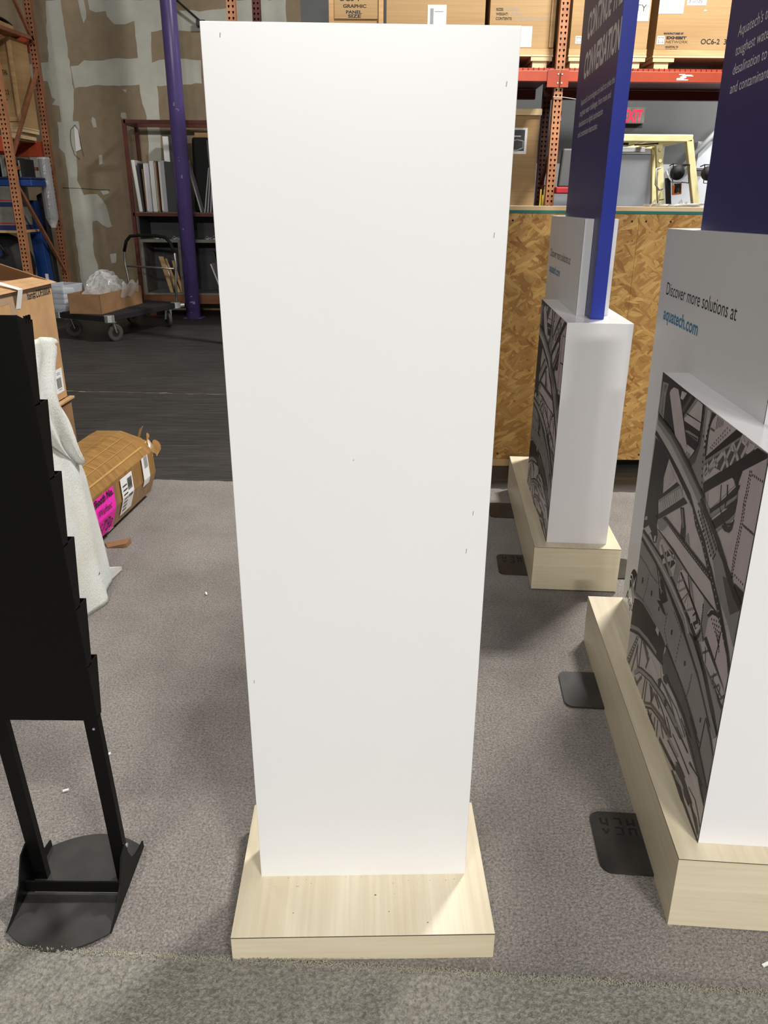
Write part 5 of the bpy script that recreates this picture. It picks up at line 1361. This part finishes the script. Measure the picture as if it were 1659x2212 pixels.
for x in (.72, 1.30, 1.40, 1.48, 1.62, 2.2):
    for z in (.08, 1.47): mb.tube([(x, CY-.001, z), (x, CY+.002, z)], .006, 8)
mb.build('screw', 'blackm', oc, kind='stuff')
o = thing('wire_tie', 'twisted shiny metal bar clamps lying on the strand board crate edge', 'clamp', (1.62, 4.72, 1.548))
MB().tube([(1.47, 4.74, 1.556), (1.78, 4.72, 1.557)], .007, 8).tube([(1.60, 4.70, 1.556), (1.83, 4.78, 1.564)], .007, 8).build('bar', 'galv', o, smooth=True)
for x in (1.53, 1.68): MB().tube([(x-.03, 4.72, 1.549), (x, 4.735, 1.585), (x+.01, 4.74, 1.556), (x+.035, 4.74, 1.575)], .005, 6).build('clamp_screw', 'galv', o)

# ================================================================ forklift
fk = thing('forklift', 'cream forklift with round work lamp parked beyond the strand board crate', 'forklift', (2.4, 8.4, -.006))
FY = 7.8
bx('counterweight', 'cream', fk, 2.16, 2.98, 7.85, 8.88, .25, .95, .06); bx('seat_deck', 'blackm', fk, 2.25, 2.8, 7.95, 8.6, .95, 1.05, .02)
for x in (2.14, 2.86):
    for y in (8.1, 8.62): MB().tube([(x, y, .244), (x+.17, y, .244)], .25, 24).build('tyre', 'rubber', fk); 
bx('overhead_guard', 'cream', fk, 1.95, 2.795, FY, FY+.07, 2.10, 2.162, .008); bx('overhead_guard', 'cream', fk, 1.95, 2.795, 8.78, 8.85, 2.10, 2.162, .008)
for x in (1.95, 2.16, 2.38, 2.60, 2.735): bx('guard_bar', 'cream', fk, x, x+.05, FY+.07, 8.78, 2.108, 2.15, .005)
def pillar(p, q, w_, d, nm='pillar', mat='cream'): MB().bar(p, q, w_, d, (0, 1, 0)).build(nm, mat, fk, bevel=.006)
pillar((2.768, FY+.035, 2.12), (2.935, FY+.035, 1.5), .062, .07); pillar((2.935, FY+.035, 1.52), (2.96, FY+.035, .8), .062, .07); pillar((2.768, 8.81, 2.12), (2.935, 8.81, .8), .06, .06)
pillar((2.515, FY+.09, 2.09), (2.60, FY+.09, 1.60), .062, .05); pillar((2.60, FY+.09, 1.62), (2.70, FY+.09, .9), .062, .05); pillar((2.03, 8.81, 2.12), (1.95, 8.81, .8), .06, .06)
MB().bar((2.628, FY+.055, 1.80), (2.672, FY+.055, 1.55), .05, .01, (0, 1, 0)).build('pillar_slot', 'blackm', fk)
mb = MB()
for x, z in ((2.523, 2.04), (2.535, 1.945)): mb.tube([(x, FY+.06, z), (x, FY+.045, z)], .016, 10)
mb.build('pillar_bolt', 'cream', fk, kind='stuff')
MB().tube([(2.545, FY+.05, 1.885), (2.50, FY+.02, 1.875), (2.512, FY+.02, 1.74), (2.55, FY+.02, 1.695), (2.59, FY+.05, 1.705)], .009, 8).build('grab_handle', 'galv', fk, smooth=True)
def worklamp(x, z, s):
    l_ = MB().ball((x, FY+.02, z), .066*s, 20, 12, (1, .9, 1)).build('work_lamp', 'blackm', fk, smooth=True)
    MB().tube([(x-.075*s, FY-.06, z+.07), (x+.075*s, FY-.06, z+.064), (x+.09*s, FY-.06, z-.09), (x-.06*s, FY-.06, z-.085), (x-.075*s, FY-.06, z+.07)], .005, 6).tube([(x+.075*s, FY-.06, z+.064), (x+.06*s, FY+.08, z+.06)], .005, 6).tube([(x-.075*s, FY-.06, z+.07), (x-.06*s, FY+.08, z+.06)], .005, 6).tube([(x+.09*s, FY-.06, z-.09), (x+.07*s, FY+.08, z-.08)], .005, 6).build('lamp_guard', 'blackm', fk)
    return l_
worklamp(2.70, 1.845, 1); worklamp(2.985, 1.84, .95)
am = MB().tube([(2.715, FY, 1.655), (2.705, FY, 1.745)], .044, 16).build('beacon', 'amber', fk, bevel=.006); MB().tube([(2.712, FY-.02, 1.67), (2.704, FY-.02, 1.752)], .033, 12).build('beacon_cap', 'blackm', fk)
MB().tube([(2.60, FY+.03, 1.86), (2.62, FY, 1.80), (2.66, FY, 1.76), (2.68, FY-.02, 1.70), (2.71, FY-.05, 1.665)], .007, 6).build('lamp_cable', 'galv', fk, smooth=True)
bx('roof_panel', 'frame', fk, 2.0, 2.46, FY+.3, FY+.36, 2.03, 2.075, .004); MB().tube([(2.28, FY+.05, 2.075), (2.50, FY+.05, 2.09)], .006, 6).tube([(2.12, FY+.04, 2.085), (2.22, FY+.04, 2.082)], .012, 6).build('wiper_rod', 'blackm', fk)
